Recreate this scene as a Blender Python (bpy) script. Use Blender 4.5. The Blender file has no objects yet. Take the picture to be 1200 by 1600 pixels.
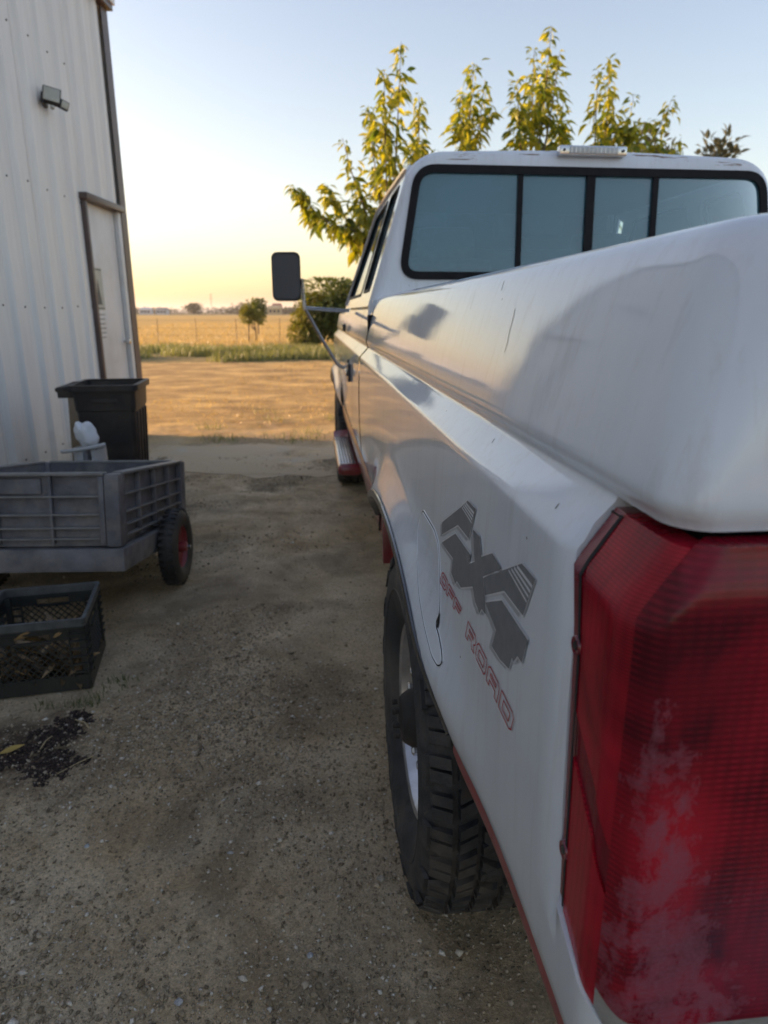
import bpy, bmesh, math, random
import numpy as np
from mathutils import Vector, Matrix, noise
from mathutils.geometry import tessellate_polygon

SC = bpy.context.scene
COL = SC.collection
YAW = math.radians(5.9)
CAM_H = 1.31
random.seed(7)
RNG = np.random.default_rng(7)

# ------------------------------------------------------------ camera
cam_d = bpy.data.cameras.new("camera")
cam = bpy.data.objects.new("camera", cam_d)
COL.objects.link(cam)
cam.location = (0, 0, CAM_H)
cam.rotation_euler = (math.radians(90 - 16.3), 0, -YAW)
cam_d.sensor_fit = 'VERTICAL'
cam_d.sensor_height = 36.0
cam_d.lens = 36.0 * 1067 / 1600
cam_d.clip_start = 0.05
cam_d.clip_end = 20000
cam_d.dof.use_dof = True
cam_d.dof.focus_distance = 0.95
cam_d.dof.aperture_fstop = 6.3
SC.camera = cam

# ------------------------------------------------------------ light
SUN_EL = math.radians(8.5)
_a = math.radians(-10)         # degrees behind (negative: ahead of) "straight left of the heading"
hx, hy = math.sin(YAW), math.cos(YAW)
lx, ly = -hy, hx
sx, sy = lx * math.cos(_a) - hx * math.sin(_a), ly * math.cos(_a) - hy * math.sin(_a)
world = bpy.data.worlds.new("World")
SC.world = world
world.use_nodes = True
nt = world.node_tree
bg = nt.nodes["Background"]
sky = nt.nodes.new("ShaderNodeTexSky")
sky.sky_type = 'NISHITA'
sky.sun_disc = False
sky.sun_elevation = SUN_EL
sky.sun_rotation = math.atan2(sx, sy)
sky.altitude = 50
sky.air_density = 1.0
sky.dust_density = 1.8
sky.ozone_density = 1.2
nt.links.new(sky.outputs[0], bg.inputs[0])
bg.inputs[1].default_value = 0.15
sun_d = bpy.data.lights.new("sun", 'SUN')
sun = bpy.data.objects.new("sun", sun_d)
COL.objects.link(sun)
sun_d.energy = 4.0
sun_d.angle = math.radians(0.5)
sun_d.color = (1.0, 0.72, 0.42)
sv = Vector((sx * math.cos(SUN_EL), sy * math.cos(SUN_EL), math.sin(SUN_EL)))
sun.rotation_euler = sv.to_track_quat('Z', 'Y').to_euler()
sun.location = (-20, 0, 20)
SC.view_settings.view_transform = 'Standard'
SC.view_settings.look = 'None'
SC.view_settings.gamma = 1.0
SC.view_settings.use_curve_mapping = False
SC.view_settings.exposure = 1.47
SC.view_settings.use_white_balance = True
SC.view_settings.white_balance_temperature = 7300
SC.view_settings.white_balance_tint = 24
SC.render.engine = 'CYCLES'
SC.cycles.max_bounces = 8
SC.cycles.transparent_max_bounces = 12
SC.cycles.use_denoising = True

# ------------------------------------------------------------ helpers
def HF(lat, dist, z=0.0):
    """point given as lateral / forward distances along the wall direction"""
    return Vector((lat * math.cos(YAW) + dist * math.sin(YAW), -lat * math.sin(YAW) + dist * math.cos(YAW), z))

def link(o, parent=None):
    COL.objects.link(o)
    if parent is not None:
        o.parent = parent
    return o

def tag(o, label=None, cat=None, group=None, kind=None):
    if label: o["label"] = label
    if cat: o["category"] = cat
    if group: o["group"] = group
    if kind: o["kind"] = kind
    return o

def empty(name, loc=(0, 0, 0), rz=0.0, label=None, cat=None, group=None):
    o = bpy.data.objects.new(name, None)
    o.empty_display_size = 0.1
    COL.objects.link(o)
    o.location = loc
    o.rotation_euler = (0, 0, rz)
    return tag(o, label, cat, group)

def mesh_obj(name, verts, faces, material, parent=None, smooth=False, sharp=None):
    me = bpy.data.meshes.new(name)
    me.from_pydata([tuple(v) for v in verts], [], faces)
    me.update()
    return finish(name, me, material, parent, smooth, sharp)

def finish(name, me, material, parent=None, smooth=False, sharp=None):
    mats = material if isinstance(material, (list, tuple)) else [material]
    for m in mats:
        me.materials.append(m)
    if smooth or sharp:
        me.shade_smooth()
        if sharp:
            me.set_sharp_from_angle(angle=math.radians(sharp))
    o = bpy.data.objects.new(name, me)
    return link(o, parent)

def bm_obj(name, bm, material, parent=None, smooth=False, sharp=None, recalc=True):
    if recalc:
        bmesh.ops.recalc_face_normals(bm, faces=bm.faces[:])
    me = bpy.data.meshes.new(name)
    bm.to_mesh(me)
    bm.free()
    return finish(name, me, material, parent, smooth, sharp)

def add_box(bm, x0, x1, y0, y1, z0, z1, mtx=None, bevel=0.0, seg=2):
    r = bmesh.ops.create_cube(bm, size=1.0)
    vs = r['verts']
    for v in vs:
        v.co = Vector(((x0 + x1) / 2 + v.co.x * (x1 - x0), (y0 + y1) / 2 + v.co.y * (y1 - y0), (z0 + z1) / 2 + v.co.z * (z1 - z0)))
    if bevel > 0:
        es = list({e for v in vs for e in v.link_edges})
        rb = bmesh.ops.bevel(bm, geom=es, offset=bevel, segments=seg, affect='EDGES', profile=0.6)
        vs = list({v for f in rb['faces'] for v in f.verts} | {v for v in vs if v.is_valid})
    if mtx is not None:
        for v in vs:
            v.co = mtx @ v.co
    return vs

def box_obj(name, dims, material, parent=None, bevel=0.0, mtx=None):
    bm = bmesh.new()
    add_box(bm, *dims, mtx=mtx, bevel=bevel)
    return bm_obj(name, bm, material, parent, smooth=bevel > 0, sharp=35 if bevel > 0 else None)

def add_tube(bm, pts, r, n=8, cap=True):
    """tube through points; r a number or list"""
    pts = [Vector(p) for p in pts]
    rs = r if isinstance(r, (list, tuple)) else [r] * len(pts)
    rings = []
    up = Vector((0.13, 0.21, 0.97))
    for i, p in enumerate(pts):
        a = pts[max(0, i - 1)]
        b = pts[min(len(pts) - 1, i + 1)]
        d = (b - a).normalized()
        s = d.cross(up)
        if s.length < 1e-3:
            s = d.cross(Vector((1, 0, 0)))
        s.normalize()
        t = s.cross(d).normalized()
        rings.append([bm.verts.new(p + (s * math.cos(2 * math.pi * k / n) + t * math.sin(2 * math.pi * k / n)) * rs[i]) for k in range(n)])
    for A, B in zip(rings, rings[1:]):
        for k in range(n):
            bm.faces.new((A[k], A[(k + 1) % n], B[(k + 1) % n], B[k]))
    if cap:
        bm.faces.new(rings[0][::-1])
        bm.faces.new(rings[-1])

def tube_obj(name, pts, r, material, parent=None, n=8):
    bm = bmesh.new()
    add_tube(bm, pts, r, n)
    return bm_obj(name, bm, material, parent, smooth=True, sharp=50)

def add_lathe(bm, prof, axis='X', n=48, org=(0, 0, 0), closed=False, cap=True):
    """prof: list of (along, radius)"""
    rings = []
    o = Vector(org)
    for a, r in prof:
        ring = []
        for k in range(n):
            t = 2 * math.pi * k / n
            c, s = math.cos(t) * r, math.sin(t) * r
            if axis == 'X': p = Vector((a, c, s))
            elif axis == 'Y': p = Vector((c, a, s))
            else: p = Vector((c, s, a))
            ring.append(bm.verts.new(o + p))
        rings.append(ring)
    for A, B in zip(rings, rings[1:]):
        for k in range(n):
            bm.faces.new((A[k], A[(k + 1) % n], B[(k + 1) % n], B[k]))
    if closed:
        A, B = rings[-1], rings[0]
        for k in range(n):
            bm.faces.new((A[k], A[(k + 1) % n], B[(k + 1) % n], B[k]))
    elif cap:
        if prof[0][1] > 1e-4: bm.faces.new(rings[0])
        if prof[-1][1] > 1e-4: bm.faces.new(rings[-1][::-1])

def lathe_obj(name, prof, material, parent=None, axis='X', n=48, org=(0, 0, 0), closed=False, sharp=35, cap=True):
    bm = bmesh.new()
    add_lathe(bm, prof, axis, n, org, closed, cap)
    return bm_obj(name, bm, material, parent, smooth=True, sharp=sharp)

def plate(loops, fn, depth_fn=None):
    """2-D loops (outer, then holes) -> verts, faces; fn maps (a, b) to 3-D; depth_fn the back side"""
    vs2 = [p for lp in loops for p in lp]
    tris = tessellate_polygon([[Vector((p[0], p[1], 0)) for p in lp] for lp in loops])
    verts = [fn(*p) for p in vs2]
    faces = [tuple(t) for t in tris]
    if depth_fn:
        n = len(verts)
        verts += [depth_fn(*p) for p in vs2]
        faces += [tuple(i + n for i in t[::-1]) for t in tris]
        k = 0
        for lp in loops:
            m = len(lp)
            for i in range(m):
                a, b = k + i, k + (i + 1) % m
                faces.append((a, b, b + n, a + n))
            k += m
    return verts, faces

def plate_obj(name, loops, fn, material, parent=None, depth_fn=None, sharp=None):
    v, f = plate(loops, fn, depth_fn)
    bm = bmesh.new()
    bv = [bm.verts.new(p) for p in v]
    for q in f:
        try: bm.faces.new([bv[i] for i in q])
        except ValueError: pass
    return bm_obj(name, bm, material, parent, smooth=bool(sharp), sharp=sharp)

def rrect(x0, x1, y0, y1, r, n=6):
    pts = []
    for cx, cy, a0 in ((x1 - r, y1 - r, 0), (x0 + r, y1 - r, 90), (x0 + r, y0 + r, 180), (x1 - r, y0 + r, 270)):
        for k in range(n + 1):
            a = math.radians(a0 + 90 * k / n)
            pts.append((cx + r * math.cos(a), cy + r * math.sin(a)))
    return pts

def rpoly(pts, r, n=5):
    """round the corners of a polygon; r a number or one per corner"""
    out = []
    m = len(pts)
    for i in range(m):
        p = Vector(pts[i]); a = Vector(pts[i - 1]); b = Vector(pts[(i + 1) % m])
        rr = r[i] if isinstance(r, (list, tuple)) else r
        da, db = (a - p), (b - p)
        la = min(rr, da.length * .45); lb = min(rr, db.length * .45)
        A = p + da.normalized() * la; B = p + db.normalized() * lb
        for k in range(n + 1):
            t = k / n
            q = A * (1 - t) ** 2 + p * 2 * t * (1 - t) + B * t * t
            out.append((q.x, q.y))
    return out

# ------------------------------------------------------------ materials
def new_mat(name):
    m = bpy.data.materials.new(name)
    m.use_nodes = True
    n = m.node_tree.nodes
    return m, m.node_tree, n["Principled BSDF"]

def N(nt, typ, **kw):
    nd = nt.nodes.new(typ)
    for k, v in kw.items():
        setattr(nd, k, v)
    return nd

def coords(nt, scale=(1, 1, 1), obj=True):
    tc = N(nt, "ShaderNodeTexCoord")
    mp = N(nt, "ShaderNodeMapping")
    mp.inputs["Scale"].default_value = scale
    nt.links.new(tc.outputs["Object" if obj else "Generated"], mp.inputs[0])
    return mp.outputs[0]

def noise_tex(nt, vec, scale, detail=4, rough=.55, dist=0):
    t = N(nt, "ShaderNodeTexNoise")
    t.inputs["Scale"].default_value = scale
    t.inputs["Detail"].default_value = detail
    t.inputs["Roughness"].default_value = rough
    t.inputs["Distortion"].default_value = dist
    if vec is not None: nt.links.new(vec, t.inputs["Vector"])
    return t.outputs["Fac"]

def ramp(nt, fac, stops):
    r = N(nt, "ShaderNodeValToRGB")
    el = r.color_ramp.elements
    while len(el) < len(stops): el.new(0.5)
    for e, (p, c) in zip(el, stops):
        e.position = p
        e.color = (*c, 1) if len(c) == 3 else c
    nt.links.new(fac, r.inputs[0])
    return r.outputs[0]

def mixc(nt, fac, a, b, mode='MIX'):
    m = N(nt, "ShaderNodeMix", data_type='RGBA', blend_type=mode)
    for sock, v in ((m.inputs[0], fac), (m.inputs[6], a), (m.inputs[7], b)):
        if isinstance(v, (int, float)): sock.default_value = v
        elif isinstance(v, (tuple, list)): sock.default_value = (*v, 1) if len(v) == 3 else v
        else: nt.links.new(v, sock)
    return m.outputs[2]

def math_n(nt, op, a, b=0.0, c=0.0):
    m = N(nt, "ShaderNodeMath", operation=op)
    for i, v in enumerate((a, b, c)):
        if isinstance(v, (int, float)): m.inputs[i].default_value = v
        else: nt.links.new(v, m.inputs[i])
    return m.outputs[0]

def bump(nt, bsdf, h, strength=.3, dist=.01, prev=None):
    b = N(nt, "ShaderNodeBump")
    b.inputs["Strength"].default_value = strength
    b.inputs["Distance"].default_value = dist
    nt.links.new(h, b.inputs["Height"])
    if prev is not None: nt.links.new(prev, b.inputs["Normal"])
    if bsdf is not None: nt.links.new(b.outputs[0], bsdf.inputs["Normal"])
    return b.outputs[0]

def mat(name, col, rough=.6, metal=0.0, var=.25, vscale=12, detail=4, bumps=.15, bdist=.004, bscale=60, coat=0.0, spec=.5, dirt=None, dscale=3.0, damt=.5):
    """general painted / plastic / stone material with colour variation, optional dirt and fine relief"""
    m, nt, b = new_mat(name)
    v = coords(nt)
    n1 = noise_tex(nt, v, vscale, detail)
    lo = tuple(c * (1 - var) for c in col); hi = tuple(min(1, c * (1 + var)) for c in col)
    c = ramp(nt, n1, [(.3, lo), (.7, hi)])
    if dirt:
        n2 = noise_tex(nt, v, dscale, 6, .65)
        f = ramp(nt, n2, [(.45, (0, 0, 0)), (.75, (damt,) * 3)])
        c = mixc(nt, f, c, dirt)
    nt.links.new(c, b.inputs["Base Color"])
    b.inputs["Roughness"].default_value = rough
    b.inputs["Metallic"].default_value = metal
    b.inputs["Coat Weight"].default_value = coat
    b.inputs["Coat Roughness"].default_value = .05
    b.inputs["Specular IOR Level"].default_value = spec
    if bumps > 0:
        bump(nt, b, noise_tex(nt, v, bscale, 5, .6), bumps, bdist)
    return m

def paint_mat(name, col, rust=False):
    m, nt, b = new_mat(name)
    v = coords(nt)
    vs = coords(nt, (3, 3, .6))
    c = ramp(nt, noise_tex(nt, vs, 5, 6, .6), [(.3, tuple(x * .93 for x in col)), (.7, col)])
    # dust film, heavier in faint vertical runs
    vr = coords(nt, (14, 14, .9))
    runs = ramp(nt, noise_tex(nt, vr, 4, 5, .7), [(.52, (0, 0, 0)), (.78, (.32,) * 3)])
    c = mixc(nt, runs, c, (.42, .37, .31))
    # small chips and bug spots
    spots = N(nt, "ShaderNodeTexVoronoi"); spots.inputs["Scale"].default_value = 26
    nt.links.new(v, spots.inputs["Vector"])
    gate = noise_tex(nt, v, 9, 2)
    sp = math_n(nt, 'MULTIPLY', math_n(nt, 'LESS_THAN', spots.outputs["Distance"], .045), math_n(nt, 'GREATER_THAN', gate, .55))
    c = mixc(nt, sp, c, (.16, .13, .11))
    if rust:
        sep = N(nt, "ShaderNodeSeparateXYZ"); nt.links.new(v, sep.inputs[0])
        band = math_n(nt, 'MULTIPLY', math_n(nt, 'GREATER_THAN', sep.outputs[2], 1.915), math_n(nt, 'LESS_THAN', sep.outputs[2], 1.965))
        vx = coords(nt, (2.2, 5, 30))
        rn = math_n(nt, 'GREATER_THAN', noise_tex(nt, vx, 2.2, 6, .6), .605)
        c = mixc(nt, math_n(nt, 'MULTIPLY', band, rn), c, (.20, .115, .06))
    nt.links.new(c, b.inputs["Base Color"])
    b.inputs["Roughness"].default_value = .5
    b.inputs["Specular IOR Level"].default_value = .5
    b.inputs["Coat Weight"].default_value = .9
    b.inputs["Coat IOR"].default_value = 1.5
    cr = ramp(nt, noise_tex(nt, vr, 6, 4, .6), [(.3, (.012,) * 3), (.8, (.05,) * 3)])
    nt.links.new(cr, b.inputs["Coat Roughness"])
    h = noise_tex(nt, coords(nt, (2.2, 2.2, 2.2)), 3.0, 2, .4)
    bp = N(nt, "ShaderNodeBump"); bp.inputs["Strength"].default_value = .05; bp.inputs["Distance"].default_value = .012
    nt.links.new(h, bp.inputs["Height"])
    bp2 = N(nt, "ShaderNodeBump"); bp2.inputs["Strength"].default_value = .03; bp2.inputs["Distance"].default_value = .001
    nt.links.new(noise_tex(nt, v, 420, 2), bp2.inputs["Height"]); nt.links.new(bp.outputs[0], bp2.inputs["Normal"])
    nt.links.new(bp2.outputs[0], b.inputs["Coat Normal"])
    return m

def glass_mat(name, tint=(.55, .68, .72), rough=.0, film=(.18, .23)):
    m, nt, b = new_mat(name)
    nt.nodes.remove(b)
    out = nt.nodes["Material Output"]
    tr = N(nt, "ShaderNodeBsdfTransparent"); tr.inputs[0].default_value = (*tint, 1)
    gl = N(nt, "ShaderNodeBsdfGlossy"); gl.inputs["Roughness"].default_value = rough
    fr = N(nt, "ShaderNodeFresnel"); fr.inputs[0].default_value = 1.75
    fac = math_n(nt, 'MULTIPLY', fr.outputs[0], 1.15)
    fac = math_n(nt, 'MINIMUM', fac, 1.0)
    mx = N(nt, "ShaderNodeMixShader")
    nt.links.new(fac, mx.inputs[0]); nt.links.new(tr.outputs[0], mx.inputs[1]); nt.links.new(gl.outputs[0], mx.inputs[2])
    # blue diffuse layer that paints the sky's reflection into the pane
    df = N(nt, "ShaderNodeBsdfDiffuse"); df.inputs[0].default_value = (.26, .78, 1.0, 1)
    mx2 = N(nt, "ShaderNodeMixShader")
    f = ramp(nt, noise_tex(nt, coords(nt), 4, 5), [(.3, (film[0],) * 3), (.8, (film[1],) * 3)])
    nt.links.new(f, mx2.inputs[0]); nt.links.new(mx.outputs[0], mx2.inputs[1]); nt.links.new(df.outputs[0], mx2.inputs[2])
    nt.links.new(mx2.outputs[0], out.inputs[0])
    return m

def leaf_mat(name, c0, c1, trans=.45):
    m, nt, b = new_mat(name)
    oi = N(nt, "ShaderNodeObjectInfo")
    geo = N(nt, "ShaderNodeNewGeometry")
    rnd = math_n(nt, 'FRACT', math_n(nt, 'ADD', geo.outputs["Random Per Island"], oi.outputs["Random"]))
    c = ramp(nt, rnd, [(0, c0), (.6, tuple((a + b_) / 2 for a, b_ in zip(c0, c1))), (1, c1)])
    nt.links.new(c, b.inputs["Base Color"])
    b.inputs["Roughness"].default_value = .45
    out = nt.nodes["Material Output"]
    tl = N(nt, "ShaderNodeBsdfTranslucent")
    cc = mixc(nt, 1.0, c, (1.6, 1.5, .5), 'MULTIPLY')
    nt.links.new(cc, tl.inputs[0])
    mx = N(nt, "ShaderNodeMixShader"); mx.inputs[0].default_value = trans
    nt.links.new(b.outputs[0], mx.inputs[1]); nt.links.new(tl.outputs[0], mx.inputs[2])
    nt.links.new(mx.outputs[0], out.inputs[0])
    return m

M = {}
M['paint'] = paint_mat('white_paint', (.70, .745, .80))
M['paint_cab'] = paint_mat('white_paint_cab', (.70, .745, .80), rust=True)
M['red_paint'] = mat('red_paint', (.27, .035, .04), .38, var=.15, vscale=8, coat=.6, bumps=.05, dirt=(.25, .18, .14), damt=.35)
M['rubber'] = mat('black_rubber', (.022, .022, .024), .62, var=.3, vscale=20, bumps=.2, bdist=.002, bscale=120, dirt=(.13, .105, .085), dscale=7, damt=.35)
M['tyre'] = mat('tyre_rubber', (.034, .034, .036), .72, var=.35, vscale=30, bumps=.5, bdist=.004, bscale=160, dirt=(.20, .165, .13), dscale=5, damt=.55)
M['black'] = mat('black_plastic', (.02, .02, .022), .45, var=.2, bumps=.1)
M['gap'] = mat('dark_gap', (.01, .01, .01), .9, bumps=0)
M['gasket'] = mat('window_gasket', (.012, .012, .014), .6, var=.3, vscale=30, bumps=.1, spec=.15)
M['chrome'] = mat('dull_chrome', (.62, .62, .63), .22, 1.0, var=.12, vscale=25, bumps=.1, bdist=.001, dirt=(.2, .16, .12), dscale=9, damt=.4)
M['alloy'] = mat('wheel_alloy', (.62, .62, .64), .3, .85, var=.15, vscale=18, bumps=.15, dirt=(.18, .15, .12), dscale=8, damt=.5)
M['under'] = mat('underbody', (.03, .027, .025), .85, var=.4, vscale=9, bumps=.3, dirt=(.12, .09, .07))
M['bedliner'] = mat('bed_floor_paint', (.35, .35, .36), .6, dirt=(.16, .12, .09), dscale=4, damt=.7)
M['glass'] = glass_mat('tinted_glass', (.60, .80, .88))
M['sideglass'] = glass_mat('side_glass', (.82, .88, .90), film=(.03, .06))
M['seat'] = mat('seat_cloth', (.075, .085, .10), .9, var=.2, vscale=40, bumps=.2)
M['mirror'] = mat('mirror_glass', (.10, .105, .12), .05, 1.0, var=.02, bumps=0)
M['decal_dark'] = mat('decal_grey', (.17, .175, .185), .5, var=.12, vscale=60, coat=.15, bumps=.05)
M['decal_light'] = mat('decal_pale_grey', (.36, .37, .39), .45, var=.08, vscale=60, coat=.3, bumps=0)
M['decal_white'] = mat('decal_white', (.62, .63, .65), .45, var=.05, vscale=60, coat=.3, bumps=0)
M['decal_red'] = mat('decal_red', (.42, .03, .035), .5, var=.15, vscale=60, bumps=0)
import math
# ---- body side surface: outline of the left side in (Y, z) -> X -----
PROF=[(1.372,.335),(1.375,.315),(1.3745,.303),(1.372,.292),(1.3675,.2835),(1.360,.2765),(1.350,.2715),(1.338,.2665),(1.325,.2620),(1.30,.2535),(1.24,.2375),(1.20,.2290),(1.193,.2279),(1.188,.2276),(1.184,.2288),(1.178,.2325),(1.1745,.2352),(1.171,.2362),(1.167,.2346),(1.163,.2308),(1.150,.2190),(1.135,.2048),(1.1315,.2017),(1.128,.1997),(1.124,.1989),(1.118,.1986),(1.10,.1980),(1.0,.1950),(.9,.195),(.8,.198),(.74,.2015),(.70,.206),(.689,.213)]
AR=(1.47,.65,.55,.315)
def prof_x(z):
    if z>=PROF[1][0]: return PROF[1][1]
    for (z0,x0),(z1,x1) in zip(PROF[1:],PROF[2:]):
        if z1<=z<=z0:
            t=(z0-z)/(z0-z1) if z0>z1 else 0
            return x0+(x1-x0)*t
    return PROF[-1][1]
def arch_g(Y,z,ar=AR):
    yc,hw,zc,hh=ar
    u=abs(Y-yc)/hw; w=max(0,(z-zc)/hh)
    return (u**2.2+w**2.2)**(1/2.2)
def arch_z(Y,ar=AR):
    yc,hw,zc,hh=ar
    u=abs(Y-yc)/hw
    if u>=1: return 0
    return zc+hh*(1-u**2.2)**(1/2.2)
def sstep(a,b,x):
    t=min(1,max(0,(x-a)/(b-a))); return t*t*(3-2*t)
def side_x(Y,z,ar=AR):
    x=prof_x(z)
    if ar and z<1.12:
        g=arch_g(Y,z,ar)
        x-=.043*math.exp(-(max(0,g-1)/.2)**1.7)*(.35+.65*sstep(.68,.80,z))
    return x
# ============================================================ PICKUP TRUCK
TRUCK = empty('pickup_truck', (1.2, 3.2, 0), 0, 'white pickup truck with red lower trim, grey 4x4 side decal and red tail light', 'pickup truck')
TP = Vector(TRUCK.location)
def T(o):
    """parts are modelled in place; hang them under the truck's empty"""
    o.location = o.location - TP
    return o
XC = 1.212                      # centre line
AR2 = (5.35, .60, .55, .335)  # front wheel opening

def curve_rows(z0=.69, z1=1.10, n=20):
    return [z1 + (z0 - z1) * k / n for k in range(1, n + 1)]
ROWS_UP = [1.372] + []
_up = [(1.372, .335)] + PROF[1:]
ROWS = [p[0] for p in PROF[1:] if p[0] >= 1.10]
def densify(rows, mx):
    out = [rows[0]]
    for a, b in zip(rows, rows[1:]):
        k = max(1, int(math.ceil((a - b) / mx)))
        out += [a + (b - a) * i / k for i in range(1, k + 1)]
    return out
ROWS = densify(ROWS, .03)
LOWER = [1.10 - .41 * k / 26 for k in range(1, 27)]
ZR = ROWS + LOWER
def near(z): return min(range(len(ZR)), key=lambda i: abs(ZR[i] - z))
i_top = near(1.171); i_bot = near(.82)
ZR[i_bot] = .82

def zmap(z, Y, ar):
    if z >= 1.10 or not ar: return z
    zl = arch_z(Y, ar)
    if zl <= .69: return z
    return zl + (z - .69) * (1.10 - zl) / .41

def cols_for(Y0, Y1, ar, step=.05):
    """column positions from Y0 (far) to Y1 (near), dense where the arch is steep"""
    ys = set()
    k = int(round(abs(Y0 - Y1) / step))
    for i in range(k + 1): ys.add(round(Y0 + (Y1 - Y0) * i / k, 4))
    if ar:
        yc, hw = ar[0], ar[1]
        for i in range(41):
            a = math.pi * i / 40
            y = yc + hw * .9085 * math.cos(a)
            if min(Y0, Y1) < y < max(Y0, Y1): ys.add(round(y, 4))
    ys = sorted(ys, reverse=True)
    out = [ys[0]]
    for y in ys[1:]:
        if out[-1] - y > .006 or y == ys[-1]: out.append(y)
    return out

def side_panel(name, Y0, Y1, ar, material, mirror=False, flare_ar=None, zmin=.69, ztop=None):
    cols = cols_for(Y0, Y1, ar)
    rows = [z for z in ZR if ztop is None or z <= ztop]
    bm = bmesh.new(); g = []
    for Yc in cols:
        c = []
        for z in rows:
            zz = zmap(z, Yc, ar)
            x = side_x(Yc, zz, flare_ar if flare_ar else ar)
            if mirror: x = 2 * XC - x
            c.append(bm.verts.new((x, Yc, zz)))
        g.append(c)
    for A, B in zip(g, g[1:]):
        for k in range(len(rows) - 1):
            bm.faces.new((A[k], B[k], B[k + 1], A[k + 1]))
    o = bm_obj(name, bm, material, TRUCK, smooth=True, sharp=38)
    bmesh_flip_out(o, mirror)
    return T(o)

def bmesh_flip_out(o, mirror):
    """make sure normals point outwards (towards -x on the left side)"""
    me = o.data
    s = sum(p.normal.x * p.area for p in me.polygons)
    if (s > 0) != mirror:
        me.flip_normals()

# ---- left bed side with the tail corner and the lamp opening
YR = .383
def tail_path(c, z):
    """c 0..: tail columns. returns (x, y, nx, ny)"""
    return None
def corner_R(z): return .030 + .028 * sstep(1.17, 1.32, z)
def rear_y(z):   # inset of the rear face
    return YR + (prof_x(z) - .20) * (.55 if z > 1.165 else (.25 if z > .74 else 1.0))
def lamp_front(z):
    if z >= 1.171: return .497 + .055 * sstep(1.18, 1.33, z)
    if z >= 1.124: return .497
    if z >= 1.056: return .497 - (1.124 - z) / .068 * .015
    if z >= .82: return .482 - (1.056 - z) / .236 * .017
    return .465
NA, NB, NC = 6, 5, 8          # side->lamp edge, lamp edge->corner start, arc
NR = 8
def tail_col(c, z, flat=False):
    xs = prof_x(z); R = corner_R(z); yr = rear_y(z); yf = lamp_front(z)
    if c <= NA:
        if c <= NA - 2:
            y = .6 + (min(yf + .016, .59) - .6) * c / (NA - 2)
        else:
            y = yf + (.006 if c == NA - 1 else 0)
        inset = 0
        if .80 < z < 1.15:
            inset = (.0035 if c == NA - 1 else (.007 if c == NA else 0))
        return Vector((xs + inset, y, z))
    c -= NA
    ys = yr + R
    if c <= NB:
        y = yf + (ys - yf) * c / NB
        return Vector((xs, y, z))
    c -= NB
    if c <= NC:
        a = math.pi / 2 * c / NC
        return Vector((xs + R - R * math.cos(a), ys - R * math.sin(a), z))
    c -= NC
    x0 = xs + R
    xr = [0, .03, .06, .09, .12, .135, .15, .17, .20]
    x = x0 + (.42 - x0) * c / NR
    return Vector((x, yr, z))
NT = NA + NB + NC + NR
LAMP_LAST = NA + NB + NC + NR - 1
def zt_bottom(c):
    """lamp's lower edge height along the columns"""
    if c <= NA: return .82
    k = c - NA
    if k < NB + NC * .5: return .82 - .046 * k / (NB + NC * .5)
    t = min(1, (k - NB - NC * .5) / (NC * .5 + 2))
    return .774 - .039 * t
def bed_side(mirror=False):
    cols = cols_for(2.90, .6, AR)
    bm = bmesh.new(); g = []
    for Yc in cols[:-1]:
        g.append([bm.verts.new((side_x(Yc, zmap(z, Yc, AR)), Yc, zmap(z, Yc, AR))) for z in ZR])
    nmain = len(g)
    for c in range(NT + 1):
        col = []
        for i, z in enumerate(ZR):
            zz = z
            zb = zt_bottom(c)
            if z <= .82: zz = .69 + (z - .69) * (zb - .69) / .13
            elif z < 1.171: zz = 1.171 + (z - 1.171) * (1.171 - zb) / (1.171 - .82)
            p = tail_col(c, zz)
            if c == 0: p.x = side_x(p.y, zz)
            elif c <= NA: p.x += side_x(p.y, zz) - prof_x(zz)
            col.append(bm.verts.new(p))
        g.append(col)
    hole_edges = []
    for j in range(len(g) - 1):
        for k in range(len(ZR) - 1):
            c = j - nmain
            if NA <= c < LAMP_LAST and i_top <= k < i_bot: continue
            bm.faces.new((g[j][k], g[j + 1][k], g[j + 1][k + 1], g[j][k + 1]))
    # flange: run round the opening and step inwards
    loop = [g[nmain + NA][k] for k in range(i_top, i_bot + 1)]
    loop += [g[nmain + c][i_bot] for c in range(NA + 1, LAMP_LAST + 1)]
    top = [g[nmain + c][i_top] for c in range(NA, LAMP_LAST + 1)]
    def inward(v, c, d):
        co = v.co.copy()
        if c <= NA + NB: n = Vector((1, 0, 0))
        elif c >= NA + NB + NC: n = Vector((0, 1, 0))
        else:
            a = math.pi / 2 * (c - NA - NB) / NC
            n = Vector((math.cos(a), math.sin(a), 0))
        return co + n * d
    def cidx(v):
        return idx[v]
    idx = {}
    for c in range(NT + 1):
        for v in g[nmain + c]: idx[v] = c
    for lp in (loop, top):
        inner = [bm.verts.new(inward(v, idx[v], .03)) for v in lp]
        for a, b, ia, ib in zip(lp, lp[1:], inner, inner[1:]):
            bm.faces.new((a, b, ib, ia))
    # rolled inner rail
    if mirror:
        for v in bm.verts: v.co.x = 2 * XC - v.co.x
    bmesh.ops.recalc_face_normals(bm, faces=bm.faces[:])
    o = bm_obj('bed_side', bm, M['paint'], TRUCK, smooth=True, sharp=40)
    bmesh_flip_out(o, mirror)
    return T(o)
bed_l = bed_side(False)
bed_r = bed_side(True)

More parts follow.
